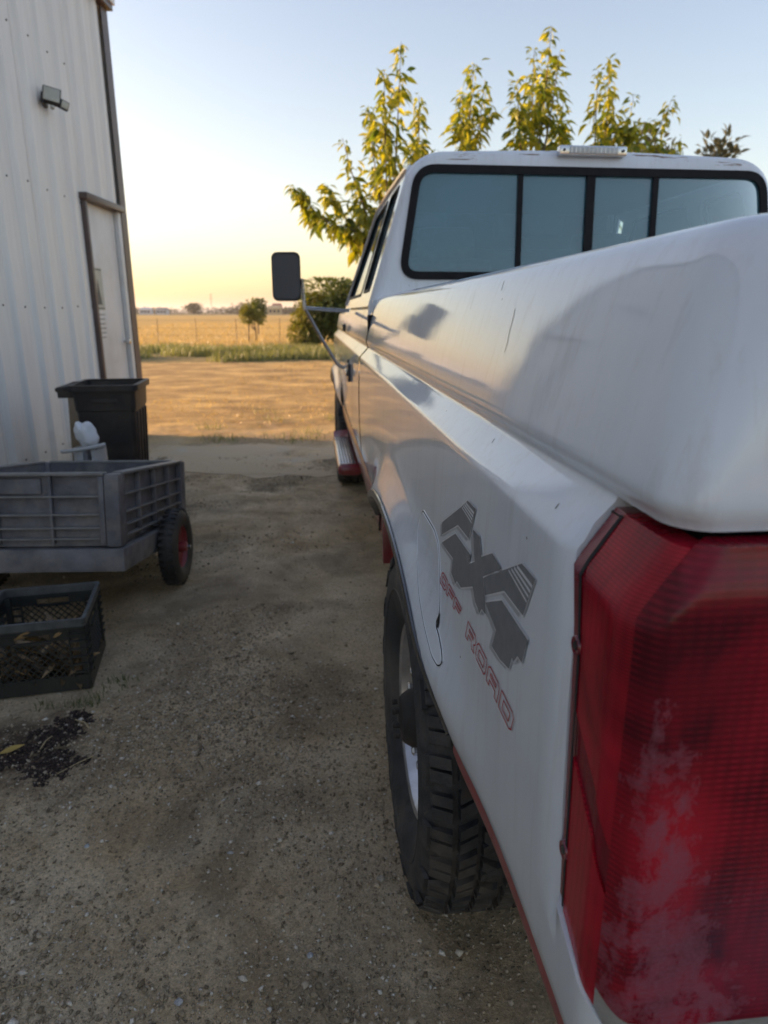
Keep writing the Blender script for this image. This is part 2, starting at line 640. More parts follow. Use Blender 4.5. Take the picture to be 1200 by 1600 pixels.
# rail top, inner wall, floor of the load bed, tailgate
for mir in (False, True):
    def mx(x): return 2 * XC - x if mir else x
    prof = [(.315, 1.375), (.345, 1.376), (.395, 1.373), (.402, 1.366), (.402, 1.335), (.375, 1.33), (.375, .85)]
    bm = bmesh.new(); A = [bm.verts.new((mx(x), 2.90, z)) for x, z in prof]; B = [bm.verts.new((mx(x), .60, z)) for x, z in prof]
    for k in range(len(prof) - 1): bm.faces.new((A[k], B[k], B[k + 1], A[k + 1]))
    T(bm_obj('bed_rail', bm, M['paint'], TRUCK, smooth=True, sharp=30))
    top = [tail_col(c, ZR[0]) for c in range(NT + 1)]
    poly = [(mx(p.x), p.y) for p in top] + [(mx(.42), .60)]
    T(plate_obj('rail_corner_cap', [poly], lambda a, b: Vector((a, b, ZR[0] - .0005)), M['paint'], TRUCK))
    T(box_obj('bed_inner_corner', (*sorted((mx(.375), mx(.43))), .40, .60, .86, 1.37), M['paint'], TRUCK))
    # wheel housing in the bed
    bm = bmesh.new(); add_box(bm, *sorted((mx(.376), mx(.60))), 1.02, 1.92, .875, 1.08, bevel=.05)
    T(bm_obj('wheel_housing', bm, M['bedliner'], TRUCK, smooth=True, sharp=40))
    # inner arch liner: dark skin over the tyre
    bm = bmesh.new(); rings = []
    for k in range(25):
        y = AR[0] + AR[1] * .99 * math.cos(math.pi * k / 24)
        zl = max(.45, arch_z(y, AR)) + .02
        rings.append([bm.verts.new((mx(xx), y, zl)) for xx in (.20, .33, .62)])
    for a, b in zip(rings, rings[1:]):
        for k in range(2): bm.faces.new((a[k], a[k + 1], b[k + 1], b[k]))
    T(bm_obj('arch_liner', bm, M['under'], TRUCK, smooth=True))
T(box_obj('bed_floor', (.376, 2.024, .42, 2.90, .83, .865), M['bedliner'], TRUCK))
T(box_obj('bed_front_wall', (.32, 2.08, 2.86, 2.895, .83, 1.372), M['paint'], TRUCK, bevel=.008))
bm = bmesh.new(); add_box(bm, .43, 1.97, .388, .425, .74, 1.365, bevel=.012)
tg = T(bm_obj('tailgate', bm, M['paint'], TRUCK, smooth=True, sharp=40))
box_obj('handle', (1.12 - 0, 1.28, .376, .387, 1.16, 1.24), M['black'], tg, bevel=.004)
bm = bmesh.new(); add_box(bm, .3, 2.1, .15, .30, .50, .66, bevel=.03)
T(bm_obj('rear_bumper', bm, M['chrome'], TRUCK, smooth=True, sharp=40))

# red lower edge behind / before the wheel opening, curling under
def sill(name, Y0, Y1, prof, ar, material, mir=False):
    cols = [Y0 + (Y1 - Y0) * k / 12 for k in range(13)]
    bm = bmesh.new(); g = []
    for y in cols:
        dx = side_x(y, .69, ar) - prof_x(.69) if ar else 0
        g.append([bm.verts.new(((2 * XC - (x + dx)) if mir else x + dx, y, z)) for x, z in prof])
    for A, B in zip(g, g[1:]):
        for k in range(len(prof) - 1): bm.faces.new((A[k], B[k], B[k + 1], A[k + 1]))
    return T(bm_obj(name, bm, material, TRUCK, smooth=True, sharp=40))
RS = [(.2135, .6905), (.2122, .684), (.2108, .677), (.2112, .670), (.216, .662), (.24, .648), (.30, .650)]
RF = [(.209, .692), (.2065, .686), (.206, .64), (.212, .60), (.226, .575), (.25, .565), (.32, .565)]
for mir in (False, True):
    sill('lower_trim', .40, .875, RS, AR, M['red_paint'], mir)
    sill('rocker_panel', 2.00, 4.80, RF, None, M['red_paint'], mir)
    sill('front_valance', 5.90, 6.15, RF, None, M['red_paint'], mir)

# lip trim round the wheel openings
def arch_trim(ar, mir, zlo=.69):
    bm = bmesh.new(); pr = []
    n = 48
    for k in range(n + 1):
        a = math.pi * k / n
        y = ar[0] + ar[1] * .9085 * math.cos(a)
        z = max(.69, arch_z(y, ar))
        x = side_x(y, z, ar)
        pr.append((y, z, x))
    g = []
    for i, (y, z, x) in enumerate(pr):
        a = pr[max(0, i - 1)]; b = pr[min(n, i + 1)]
        ty, tz = b[0] - a[0], b[1] - a[1]; l = math.hypot(ty, tz) or 1
        ny, nz = -tz / l, ty / l       # towards outside of the opening
        if (ny * (y - ar[0]) + nz * (z - ar[2])) < 0: ny, nz = -ny, -nz
        ring = []
        for off, xx in ((.016, .0005), (.015, -.0035), (.004, -.006), (-.003, -.004), (-.005, .004), (-.004, .03), (.01, .05)):
            X = x + xx
            ring.append(bm.verts.new((2 * XC - X if mir else X, y + ny * off, z + nz * off)))
        g.append(ring)
    for A, B in zip(g, g[1:]):
        for k in range(6): bm.faces.new((A[k], B[k], B[k + 1], A[k + 1]))
    return T(bm_obj('arch_trim', bm, M['trim'], TRUCK, smooth=True, sharp=45))
M['trim'] = mat('arch_trim_rubber', (.06, .062, .068), .25, .3, var=.3, vscale=20, bumps=.05, coat=.5)
for ar in (AR, AR2):
    for mir in (False, True): arch_trim(ar, mir)

# ---- cab sides and front wings below the belt line
BELT = 1.345
for mir in (False, True):
    side_panel('cab_side', 4.70, 2.955, None, M['paint'], mir, ztop=BELT)
    side_panel('front_wing', 6.15, 4.708, AR2, M['paint'], mir, ztop=1.31)
    # dark joint between bed and cab
    x0, x1 = (.235, .60) if not mir else (1.80, 2.165)
    T(box_obj('joint_filler', (x0 + .0, x1, 2.905, 2.95, .70, 1.30), M['gap'], TRUCK))
    # door seams as shallow dark strips set in the skin
    for ys in (4.705, 3.42):
        bm = bmesh.new(); A = []
        for z in ZR:
            if z > BELT: continue
            x = prof_x(z) - .0012
            for dy in (-.003, .003):
                A.append(bm.verts.new((2 * XC - x if mir else x, ys + dy, z)))
        for k in range(0, len(A) - 2, 2): bm.faces.new((A[k], A[k + 1], A[k + 3], A[k + 2]))
        T(bm_obj('door_seam', bm, M['gap'], TRUCK))

# ---- upper cab
def tumble(z): return .250 + (z - 1.345) * (.175 / .56)
def side_pt(y, z, d=0.0, mir=False):
    x = tumble(z) + d
    return Vector((2 * XC - x if mir else x, y, z))
ROOFZ = 1.90
cab_outer = [(3.07, 1.335), (3.115, ROOFZ), (4.42, ROOFZ), (5.02, 1.335)]
q_win = rpoly([(3.22, 1.40), (3.235, 1.85), (3.60, 1.85), (3.60, 1.40)], .05)
d_win = rpoly([(3.72, 1.39), (3.72, 1.855), (4.36, 1.855), (4.86, 1.39)], .04)
for mir in (False, True):
    T(plate_obj('cab_upper_side', [cab_outer, q_win, d_win], lambda a, b: side_pt(a, b, 0, mir), M['paint'], TRUCK, lambda a, b: side_pt(a, b, .035, mir)))
    for nm, lp in (('quarter_window', q_win), ('door_window', d_win)):
        w = T(plate_obj(nm, [lp], lambda a, b: side_pt(a, b, .012, mir), M['sideglass'], TRUCK))
        # rubber surround
        cen = Vector((sum(p[0] for p in lp) / len(lp), sum(p[1] for p in lp) / len(lp)))
        inner = [tuple(cen + (Vector(p) - cen) * .94) for p in lp]
        ob = plate_obj('surround', [lp, inner], lambda a, b: side_pt(a, b, -.003, mir), M['gasket'], w, lambda a, b: side_pt(a, b, .016, mir))
    # bright drip rail over the doors
    T(tube_obj('drip_rail', [side_pt(3.13, 1.893, -.006, mir), side_pt(3.8, 1.905, -.008, mir), side_pt(4.42, 1.893, -.006, mir), side_pt(5.0, 1.36, -.004, mir)], .008, M['chrome'], TRUCK, 6))
# rear wall + roof as one rounded shell with the window opening
def cab_section(inset, z_lo=1.20):
    """outline of the cab seen from behind, from lower left up and over"""
    zr = 1.967 - inset * .8
    L = [(.243 + inset, z_lo), (.250 + inset, 1.345)]
    for z in (1.45, 1.55, 1.65, 1.75, 1.82): L.append((tumble(z) + inset, z))
    cx, cz = tumble(1.82) + inset, 1.82
    for k in range(1, 10):
        t = k / 9
        P0 = Vector((tumble(1.84) + inset, 1.84)); P1 = Vector((tumble(1.95) + inset * 1.2, zr - .028)); P2 = Vector((.56, zr - .014))
        q = P0 * (1 - t) ** 2 + P1 * 2 * t * (1 - t) + P2 * t * t
        L.append((q.x, q.y))
    for x in (.66, .78, .92, 1.06): L.append((x, zr - .014 + .014 * math.sin((x - .56) / .64 * math.pi / 2)))
    R = [(2 * XC - x, z) for x, z in L][::-1]
    return L + [(XC, zr)] + R
secs = [(.050, 3.030), (.026, 3.033), (.010, 3.042), (.002, 3.060), (0.0, 3.09)]
def rearshift(z): return (z - 1.345) * .07
bm = bmesh.new(); rings = []
for ins, y in secs:
    rings.append([bm.verts.new((x, y + rearshift(z), z)) for x, z in cab_section(ins)])
for A, B in zip(rings, rings[1:]):
    for k in range(len(A) - 1): bm.faces.new((A[k], A[k + 1], B[k + 1], B[k]))
# window opening
WIN = [(.380, 1.450), (.450, 1.890), (2 * XC - .450, 1.890), (2 * XC - .380, 1.450)]
win_o = rpoly(WIN, .085, 8)
outer = [(v.co.x, v.co.z) for v in rings[0]]
vv, ff = plate([outer, win_o], lambda a, b: Vector((a, 3.030 + rearshift(b), b)))
base = [bm.verts.new(p) for p in vv]
for q in ff:
    try: bm.faces.new([base[i] for i in q])
    except ValueError: pass
# roof loft
roof_secs = [3.09, 3.4, 3.8, 4.2, 4.38, 4.46]
sec = cab_section(0.0)
idxs = [i for i, (x, z) in enumerate(sec) if z >= 1.885]
prev = None
for yy in roof_secs:
    drop = .0 if yy < 4.3 else (.012 if yy < 4.42 else .04)
    row = [bm.verts.new((sec[i][0], yy + rearshift(sec[i][1]) * (1 if yy == 3.09 else 1), sec[i][1] - drop + .012 * math.sin((yy - 3.09) / 1.37 * math.pi))) for i in idxs]
    if prev:
        for k in range(len(row) - 1): bm.faces.new((prev[k], prev[k + 1], row[k + 1], row[k]))
    prev = row
bmesh.ops.remove_doubles(bm, verts=bm.verts[:], dist=.0004)
cab = T(bm_obj('cab', bm, M['paint_cab'], TRUCK, smooth=True, sharp=50))
# headliner / inside skin so that the roof has thickness
T(box_obj('headliner', (.50, 1.90, 3.16, 4.40, 1.885, 1.90), M['seat'], TRUCK))

def rw(a, b, d=0.0): return Vector((a, 3.030 + rearshift(b) + d, b))
def shrink(lp, k, m=None):
    """inset a convex loop by k"""
    n = len(lp); out = []
    for i in range(n):
        a = Vector(lp[i - 1]); b = Vector(lp[(i + 1) % n]); t = (b - a).normalized()
        nrm = Vector((-t.y, t.x)); p = Vector(lp[i])
        c = Vector((XC, 1.67))
        if nrm.dot(c - p) < 0: nrm = -nrm
        out.append(tuple(p + nrm * k))
    return out
wo = shrink(win_o, -.006); wi = shrink(win_o, .026)
RW = T(plate_obj('rear_window', [wo, wi], lambda a, b: rw(a, b, -.010), M['gasket'], TRUCK, lambda a, b: rw(a, b, .02), sharp=30))
WINZ0, WINZ1 = 1.452 + .018, 1.888 - .018
def xl(z): return .380 + (z - 1.452) * (.070 / .436) + .02
bars = [(.892, .011), (1.199, .018), (1.486, .012)]
xs = [None] + [b[0] for b in bars] + [None]
for k in range(4):
    if k == 0: lp = [(xl(WINZ0), WINZ0), (xl(WINZ1), WINZ1), (bars[0][0], WINZ1), (bars[0][0], WINZ0)]
    elif k == 3: lp = [(2 * XC - xl(WINZ0), WINZ0), (2 * XC - xl(WINZ1), WINZ1), (bars[2][0], WINZ1), (bars[2][0], WINZ0)]
    else: lp = [(bars[k - 1][0], WINZ0), (bars[k - 1][0], WINZ1), (bars[k][0], WINZ1), (bars[k][0], WINZ0)]
    dd = .004 if k in (0, 3) else .009
    rp = rpoly(lp, [.06, .06, .004, .004] if k in (0, 3) else .004)
    plate_obj('pane', [rp], lambda a, b: rw(a, b, dd), M['glass'], RW)
for x, hw in bars:
    bm = bmesh.new()
    lp = [(x - hw, WINZ0 - .006), (x - hw, WINZ1 + .006), (x + hw, WINZ1 + .006), (x + hw, WINZ0 - .006)]
    plate_obj('glazing_bar', [lp], lambda a, b: rw(a, b, -.006), M['gasket'], RW, lambda a, b: rw(a, b, .014))
    bm.free()
# high brake light
bl = T(box_obj('brake_light', (1.045, 1.335, 3.036, 3.080, 1.936, 1.974), M['chrome'], TRUCK, bevel=.007))
M['clear_lens'] = mat('clear_lens', (.42, .44, .45), .15, var=.1, vscale=60, coat=1, bumps=.3, bscale=200)
lens = box_obj('lens', (1.085, 1.295, 3.033, 3.038, 1.942, 1.968), M['clear_lens'], bl, bevel=.002)
for k in range(11):
    box_obj('rib', (1.092 + k * .018, 1.0955 + k * .018, 3.0302, 3.0335, 1.945, 1.965), M['alloy'], bl)
for xx in (1.063, 1.317):
    lathe_obj('screw', [(3.031, .0055), (3.039, .006)], M['black'], bl, 'Y', 10, (xx, 0, 1.955))
# windscreen, dashboard, hood, front
ws = [(.44, 4.445, 1.945), (1.96, 4.445, 1.945), (2.13, 5.02, 1.345), (.27, 5.02, 1.345)]
T(mesh_obj('windscreen', ws, [(0, 1, 2, 3)], M['sideglass'], TRUCK))
T(box_obj('dashboard', (.32, 2.08, 4.62, 4.95, 1.08, 1.30), M['black'], TRUCK, bevel=.04))
T(box_obj('cab_floor', (.27, 2.13, 2.98, 5.0, .66, .70), M['under'], TRUCK))
T(box_obj('cab_back_lower', (.26, 2.14, 2.985, 3.03, .70, 1.36), M['paint'], TRUCK))
bm = bmesh.new(); add_box(bm, .27, 2.13, 4.98, 6.17, 1.24, 1.335, bevel=.05, seg=4)
T(bm_obj('hood', bm, M['paint'], TRUCK, smooth=True, sharp=40))
T(box_obj('engine_bay', (.5, 1.9, 4.95, 6.1, .55, 1.25), M['under'], TRUCK))
T(box_obj('grille', (.5, 1.9, 6.13, 6.19, .92, 1.22), M['black'], TRUCK, bevel=.01))
for x in (.27, 1.9): 
    hl = T(box_obj('headlight', (x + .02, x + .21, 6.14, 6.2, .96, 1.18), M['clear_lens'], TRUCK, bevel=.01))
T(box_obj('front_bumper', (.25, 2.15, 6.15, 6.33, .60, .80), M['chrome'], TRUCK, bevel=.03))
# seats
def seat(x0, x1, y, zt):
    bm = bmesh.new()
    add_box(bm, x0, x1, y, y + .16, 1.0, zt, bevel=.06, seg=3)
    add_box(bm, x0, x1, y + .1, y + .55, .95, 1.10, bevel=.05, seg=3)
    o = T(bm_obj('seat', bm, M['seat'], TRUCK, smooth=True, sharp=40))
    return o
s1 = seat(.50, 1.02, 3.95, 1.60)
box_obj('headrest', (.60, .92, 3.96, 4.06, 1.58, 1.76), M['seat'], s1, bevel=.045)
s2 = seat(1.38, 1.90, 3.95, 1.60)
box_obj('headrest', (1.48, 1.80, 3.96, 4.06, 1.58, 1.74), M['seat'], s2, bevel=.045)
seat(.40, 2.0, 3.12, 1.40)
bm = bmesh.new()
for k in range(28):
    a = 2 * math.pi * k / 28; b = 2 * math.pi * (k + 1) / 28
    add_tube(bm, [(.76 + .19 * math.cos(a), 4.52 + .06 * math.sin(a), 1.28 + .17 * math.sin(a)), (.76 + .19 * math.cos(b), 4.52 + .06 * math.sin(b), 1.28 + .17 * math.sin(b))], .014, 6, cap=False)
T(bm_obj('steering_wheel', bm, M['black'], TRUCK, smooth=True))

# ---- door handle, lock
def handle(y, z, mir):
    s = -1 if not mir else 1
    x = side_x(y, z, None); X = 2 * XC - x if mir else x
    lp = rpoly([(y - .10, z - .028), (y - .055, z + .046), (y + .055, z + .046), (y + .10, z - .028), (y + .05, z - .046), (y - .05, z - .046)], .02, 4)
    h = T(plate_obj('door_handle', [lp], lambda a, b: Vector((X + s * .012, a, b)), M['black'], TRUCK, lambda a, b: Vector((X - s * .004, a, b)), sharp=40))
    bm = bmesh.new(); add_box(bm, *sorted((X + s * .013, X + s * .026)), y - .045, y + .045, z - .016, z + .016, bevel=.006)
    bm_obj('lever', bm, M['chrome'], h, smooth=True, sharp=40)
    l = T(lathe_obj('door_lock', [(X + s * .001, .002), (X + s * .006, .012), (X + s * .0, .018)], M['black'], TRUCK, 'X', 16, (0, y + .13, z + .04)))
handle(3.62, 1.010, False); handle(3.62, 1.010, True)
T(lathe_obj('window_post_cap', [(.205, .001), (.206, .02), (.225, .026)], M['black'], TRUCK, 'X', 16, (0, 4.62, 1.215)))

# ---- towing mirror
def mirror(mir):
    f = (lambda x: 2 * XC - x) if mir else (lambda x: x)
    x0, x1 = sorted((f(-.216), f(-.050)))
    # head: rounded slab, glass facing back
    lp = rpoly([(x0, 1.372), (x0, 1.642), (x1, 1.642), (x1, 1.372)], .04, 6)
    def mp(a, b, d=0.0): return Vector((a, 4.20 + d + (a - (x0 + x1) / 2) * (-.16 if not mir else .16), b))
    h = T(plate_obj('tow_mirror', [lp], lambda a, b: mp(a, b, 0), M['black'], TRUCK, lambda a, b: mp((x0 + x1) / 2 + (a - (x0 + x1) / 2) * .93, 1.507 + (b - 1.507) * .95, .045), sharp=40))
    gp = [tuple(Vector(((x0 + x1) / 2, 1.507)) + (Vector(p) - Vector(((x0 + x1) / 2, 1.507))) * .9) for p in lp]
    plate_obj('mirror_glass', [gp], lambda a, b: mp(a, b, -.003), M['mirror'], h)
    tube_obj('stem', [(f(-.045), 4.24, 1.50), (f(-.035), 4.25, 1.36), (f(-.03), 4.25, 1.325)], .011, M['chrome'], h)
    tube_obj('upper_arm', [(f(-.035), 4.25, 1.335), (f(.10), 4.32, 1.325), (f(.235), 4.40, 1.32)], .011, M['chrome'], h)
    tube_obj('lower_arm', [(f(-.035), 4.25, 1.34), (f(.06), 4.30, 1.16), (f(.155), 4.36, 1.00), (f(.195), 4.38, .975)], .011, M['chrome'], h)
mirror(False); mirror(True)

# ---- running board
def running_board(mir):
    f = (lambda x: 2 * XC - x) if mir else (lambda x: x)
    xa, xb = (lambda a, b: tuple(sorted((f(a), f(b)))))(.115, .235)
    bm = bmesh.new(); add_box(bm, *xa_xb(f, .128, .26), 3.72, 4.62, .43, .495, bevel=.03, seg=3)
    rb = T(bm_obj('running_board', bm, M['red_paint'], TRUCK, smooth=True, sharp=40))
    tr = box_obj('tread', (*xa_xb(f, .140, .228), 3.75, 4.58, .493, .500), M['alloy'], rb, bevel=.002)
    for k in range(5):
        box_obj('tread_rib', (*xa_xb(f, .147 + k * .016, .152 + k * .016), 3.76, 4.57, .4995, .5035), M['black'], rb)
    # sweep up to the wing, red
    bm = bmesh.new(); rings = []
    for k in range(9):
        t = k / 8
        y = 4.56 + .12 * t; z = .46 + .03 * t ** 2
        rings.append([bm.verts.new((f(xx), y, z + dz)) for xx, dz in ((.134, -.05), (.134, .035), (.23, .045), (.23, -.05))])
    for A, B in zip(rings, rings[1:]):
        for k in range(4): bm.faces.new((A[k], A[(k + 1) % 4], B[(k + 1) % 4], B[k]))
    bm.faces.new(rings[0]); bm.faces.new(rings[-1][::-1])
    bm_obj('end_cap', bm, M['red_paint'], rb, smooth=True, sharp=50)
    for y in (3.8, 4.4):
        tube_obj('bracket', [(f(.2), y, .44), (f(.45), y, .52)], .018, M['under'], rb)
def xa_xb(f, a, b): return tuple(sorted((f(a), f(b))))
running_board(False); running_board(True)

# ---- underbody
for x in (.62, 1.70):
    T(box_obj('frame_rail', (x, x + .08, .45, 6.1, .56, .72), M['under'], TRUCK))
T(tube_obj('rear_axle', [(.45, 1.384, .40), (1.0, 1.384, .40)], .045, M['under'], TRUCK, 12))
T(tube_obj('rear_axle', [(1.4, 1.384, .40), (1.95, 1.384, .40)], .045, M['under'], TRUCK, 12))
T(lathe_obj('differential', [(1.0, .05), (1.05, .14), (1.2, .17), (1.35, .14), (1.4, .05)], M['under'], TRUCK, 'X', 24, (0, 1.384, .40)))
T(tube_obj('front_axle', [(.45, 5.35, .40), (1.95, 5.35, .40)], .05, M['under'], TRUCK, 12))
T(box_obj('fuel_tank', (.78, 1.62, .50, .95, .48, .72), M['under'], TRUCK, bevel=.04))
T(tube_obj('tailpipe', [(1.85, 3.0, .5), (1.86, 1.9, .55), (1.95, .9, .55), (2.0, .5, .52)], .03, M['under'], TRUCK, 10))
# mud flap-ish red flare at the foot of the bed's front corner
T(box_obj('stone_guard', (.200, .32, 1.965, 1.995, .565, .70), M['red_paint'], TRUCK, bevel=.006))

# ---- wheels
def wheel(yc, mir, R=.40, W=.255, detail=True):
    e = bpy.data.objects.new('wheel', None); link(e, TRUCK)
    xo = .175
    e.location = Vector((2 * XC - xo if mir else xo, yc, R)) - TP
    e.rotation_euler = (0, 0, math.pi if mir else 0)
    e.rotation_euler.x = random.uniform(0, 3)
    # tyre carcass: outer face at x=0, going inwards +x
    prof = [(.052, .212), (.040, .222), (.022, .245), (.006, .29), (.0, .325), (.006, .352), (.018, .372), (.030, .381), (.05, .385),
            (W * .5, .387), (W - .05, .385), (W - .03, .381), (W - .006, .352), (W, .325), (W - .006, .29), (W - .03, .24), (W - .05, .212)]
    ty = lathe_obj('tyre', prof, M['tyre'], e, 'X', 96, closed=True, sharp=45)
    bm = bmesh.new()
    def block(t0, t1, x0, x1, sk, r0=.383, r1=R, taper=0.0, xs0=0.0):
        ps = []
        for r in (r0, r1):
            ins = 0 if r == r0 else .0022
            for t, x, s in ((t0, x0, 1), (t1, x0, -1), (t1, x1, -1), (t0, x1, 1)):
                tt = t + sk * (x - x0) + s * ins / R
                xx = x + (ins if x == x0 else -ins)
                rr = r - (taper * (1 if abs(x - xs0) < 1e-6 else 0) if r == r1 else 0)
                ps.append(bm.verts.new((xx, rr * math.cos(tt), rr * math.sin(tt))))
        b = ps
        for q in ((4, 5, 6, 7), (0, 1, 5, 4), (1, 2, 6, 5), (2, 3, 7, 6), (3, 0, 4, 7)): bm.faces.new([b[i] for i in q])
    n = 36
    dt = 2 * math.pi / n
    for k in range(n):
        j = random.uniform(-.04, .04)
        for side in (0, 1):
            x0 = .012 if not side else W - .052; x1 = .052 if not side else W - .012
            # shoulder lug, split by a sipe
            for a, b in ((.04, .39), (.42, .80)):
                block((k + a) * dt, (k + b) * dt, x0, x1, .5 if not side else -.5, r1=R - .001, taper=.012, xs0=x0 if not side else x1)
        for a, b in ((.05, .40), (.44, .82)):
            block((k + a + j) * dt, (k + b + j) * dt, .062, .098, -1.1)
            block((k + a - j + .5) * dt, (k + b - j + .5) * dt, W - .098, W - .062, 1.1)
        block((k + .1) * dt, (k + .50) * dt, .106, .146, 1.6)
        block((k + .6) * dt, (k + .98) * dt, .106, .146, -1.2)
        if k % 2 == 0:       # side biters on the sidewall
            t0, t1 = (k + .1) * dt, (k + .9) * dt
            v = [bm.verts.new((xx, r * math.cos(t), r * math.sin(t))) for t in (t0, t1) for xx, r in ((.0075, .356), (.0015, .356), (.006, .378), (.016, .378))]
            for q in ((0, 1, 5, 4), (1, 2, 6, 5), (2, 3, 7, 6), (0, 1, 2, 3), (4, 5, 6, 7)): bm.faces.new([v[i] for i in q])
    tb = bm_obj('tread', bm, M['tyre'], ty)
    # raised sidewall ribs / lettering-like ring
    rg = bmesh.new(); add_lathe(rg, [(.0055, .296), (.0025, .299), (.0025, .302), (.0055, .305)], 'X', 96, cap=False)
    bm_obj('sidewall_rib', rg, M['tyre'], ty, smooth=True, sharp=40)
    rim = lathe_obj('rim', [(.052, .222), (.034, .224), (.031, .218), (.036, .210), (.06, .205), (.085, .196), (.090, .17), (.075, .15), (.066, .12), (.064, .09), (.07, .08), (.12, .078), (.12, .01)], M['alloy'], e, 'X', 64, sharp=35, cap=False)
    lathe_obj('rim_barrel', [(.06, .205), (.15, .195), (W - .05, .21), (W - .04, .222)], M['alloy'], e, 'X', 48, sharp=60, cap=False)
    hub = lathe_obj('hub', [(.08, .070), (.03, .066), (.020, .060), (.014, .056), (.008, .050), (.006, .03), (.002, .02), (.002, .001)], M['under'], e, 'X', 32, sharp=35)
    for k in range(8):
        a = 2 * math.pi * k / 8
        lathe_obj('lug_nut', [(.070, .013), (.042, .013), (.037, .008)], M['chrome'], hub, 'X', 6, (0, .105 * math.cos(a), .105 * math.sin(a)), sharp=20)
    for k in range(8):
        a = 2 * math.pi * (k + .5) / 8
        lathe_obj('hub_bolt', [(.0, .006), (-.009, .006)], M['under'], hub, 'X', 6, (0, .041 * math.cos(a), .041 * math.sin(a)), sharp=20)
    for k in range(10):   # hand holes of the rim
        a = 2 * math.pi * (k + .25) / 10
        lathe_obj('rim_hole', [(.0665, .001), (.0655, .016), (.0745, .020)], M['gap'], rim, 'X', 12, (0, .148 * math.cos(a), .148 * math.sin(a)), sharp=20)
    return e
for yc in (1.384, 5.35):
    for mir in (False, True): wheel(yc, mir)

# ---- tail lamps
def lens_mat(name, deep, bright, kind):
    m, nt, b = new_mat(name)
    v = coords(nt)
    c = ramp(nt, noise_tex(nt, v, 9, 3, .5, .8), [(.36, deep), (.62, bright)])
    w = N(nt, "ShaderNodeTexWave"); w.wave_type = 'BANDS'; w.bands_direction = 'Z'
    w.inputs["Scale"].default_value = 62 if kind == 'rear' else 120; w.inputs["Distortion"].default_value = 0.35; w.inputs["Detail"].default_value = 1
    nt.links.new(v, w.inputs["Vector"])
    wx = N(nt, "ShaderNodeTexWave"); wx.wave_type = 'BANDS'; wx.bands_direction = 'X' if kind == 'rear' else 'Y'
    wx.inputs["Scale"].default_value = 34; nt.links.new(v, wx.inputs["Vector"])
    grid_ = math_n(nt, 'MULTIPLY', w.outputs["Fac"], math_n(nt, 'MULTIPLY_ADD', wx.outputs["Fac"], .5, .5))
    amt = ramp(nt, noise_tex(nt, v, 6, 3), [(.4, (.12,) * 3), (.6, (.5,) * 3)])
    c = mixc(nt, amt, c, ramp(nt, grid_, [(.15, tuple(x * .35 for x in deep)), (.8, bright)]))
    if kind == 'rear':
        # chalky oxidised film: patches with ragged edges, in a drift that widens downwards
        sep = N(nt, "ShaderNodeSeparateXYZ"); nt.links.new(v, sep.inputs[0])
        n1 = noise_tex(nt, coords(nt, (30, 30, 24)), 1.25, 10, .68, .35)
        x0 = math_n(nt, 'MULTIPLY_ADD', sep.outputs[2], -.10, -.012)
        wd = math_n(nt, 'MULTIPLY_ADD', sep.outputs[2], -.17, .022)
        dx = math_n(nt, 'ABSOLUTE', math_n(nt, 'DIVIDE', math_n(nt, 'SUBTRACT', sep.outputs[0], x0), wd))
        drift = math_n(nt, 'SUBTRACT', .30, math_n(nt, 'MULTIPLY', dx, .17))
        drift = math_n(nt, 'MINIMUM', drift, math_n(nt, 'MULTIPLY_ADD', sep.outputs[2], -1.6, .26))
        n3 = noise_tex(nt, coords(nt, (1, 1, .6)), 170, 6, .7)
        film = ramp(nt, math_n(nt, 'ADD', math_n(nt, 'ADD', n1, drift), math_n(nt, 'MULTIPLY_ADD', n3, .30, -.15)), [(.630, (0, 0, 0)), (.760, (.85, .85, .85))])
        fn = noise_tex(nt, v, 320, 5, .75)
        film2 = mixc(nt, 1.0, film, ramp(nt, fn, [(.35, (.30,) * 3), (.6, (1,) * 3)]), 'MULTIPLY')
        # reflector glow painted into the lens colour as a radial gradient
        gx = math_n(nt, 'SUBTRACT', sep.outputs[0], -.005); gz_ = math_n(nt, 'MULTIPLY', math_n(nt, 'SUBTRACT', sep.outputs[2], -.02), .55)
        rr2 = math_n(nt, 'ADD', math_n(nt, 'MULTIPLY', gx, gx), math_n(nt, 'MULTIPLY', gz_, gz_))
        painted_glow = ramp(nt, math_n(nt, 'SQRT', rr2), [(.012, (.85,) * 3), (.045, (0, 0, 0))])
        c = mixc(nt, painted_glow, c, (.44, .009, .022))
        c = mixc(nt, film2, c, (.24, .075, .105))
        rr = mixc(nt, film2, (.22,) * 3, (.6,) * 3)
        nt.links.new(rr, b.inputs["Roughness"])
    else:
        b.inputs["Roughness"].default_value = .18
    nt.links.new(c, b.inputs["Base Color"])
    b.inputs["Coat Weight"].default_value = .12 if kind != 'rear' else .0
    b.inputs["Coat Roughness"].default_value = .12
    b.inputs["Specular IOR Level"].default_value = .28
    b.inputs["Transmission Weight"].default_value = 0
    p = bump(nt, None, w.outputs["Fac"], .045, .001)
    w2 = N(nt, "ShaderNodeTexWave"); w2.wave_type = 'BANDS'; w2.bands_direction = 'X'
    w2.inputs["Scale"].default_value = 30; nt.links.new(v, w2.inputs["Vector"])
    bump(nt, b, w2.outputs["Fac"], .07, .001, p)
    return m
M['lens_side'] = lens_mat('red_lens_side', (.21, .005, .014), (.52, .012, .028), 'side')
M['lens_side2'] = lens_mat('red_lens_dark_band', (.13, .006, .014), (.26, .012, .025), 'side')
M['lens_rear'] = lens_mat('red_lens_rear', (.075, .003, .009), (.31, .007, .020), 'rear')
M['lens_edge'] = mat('red_lens_edge', (.19, .012, .025), .25, var=.25, vscale=20, coat=.6, bumps=.1)
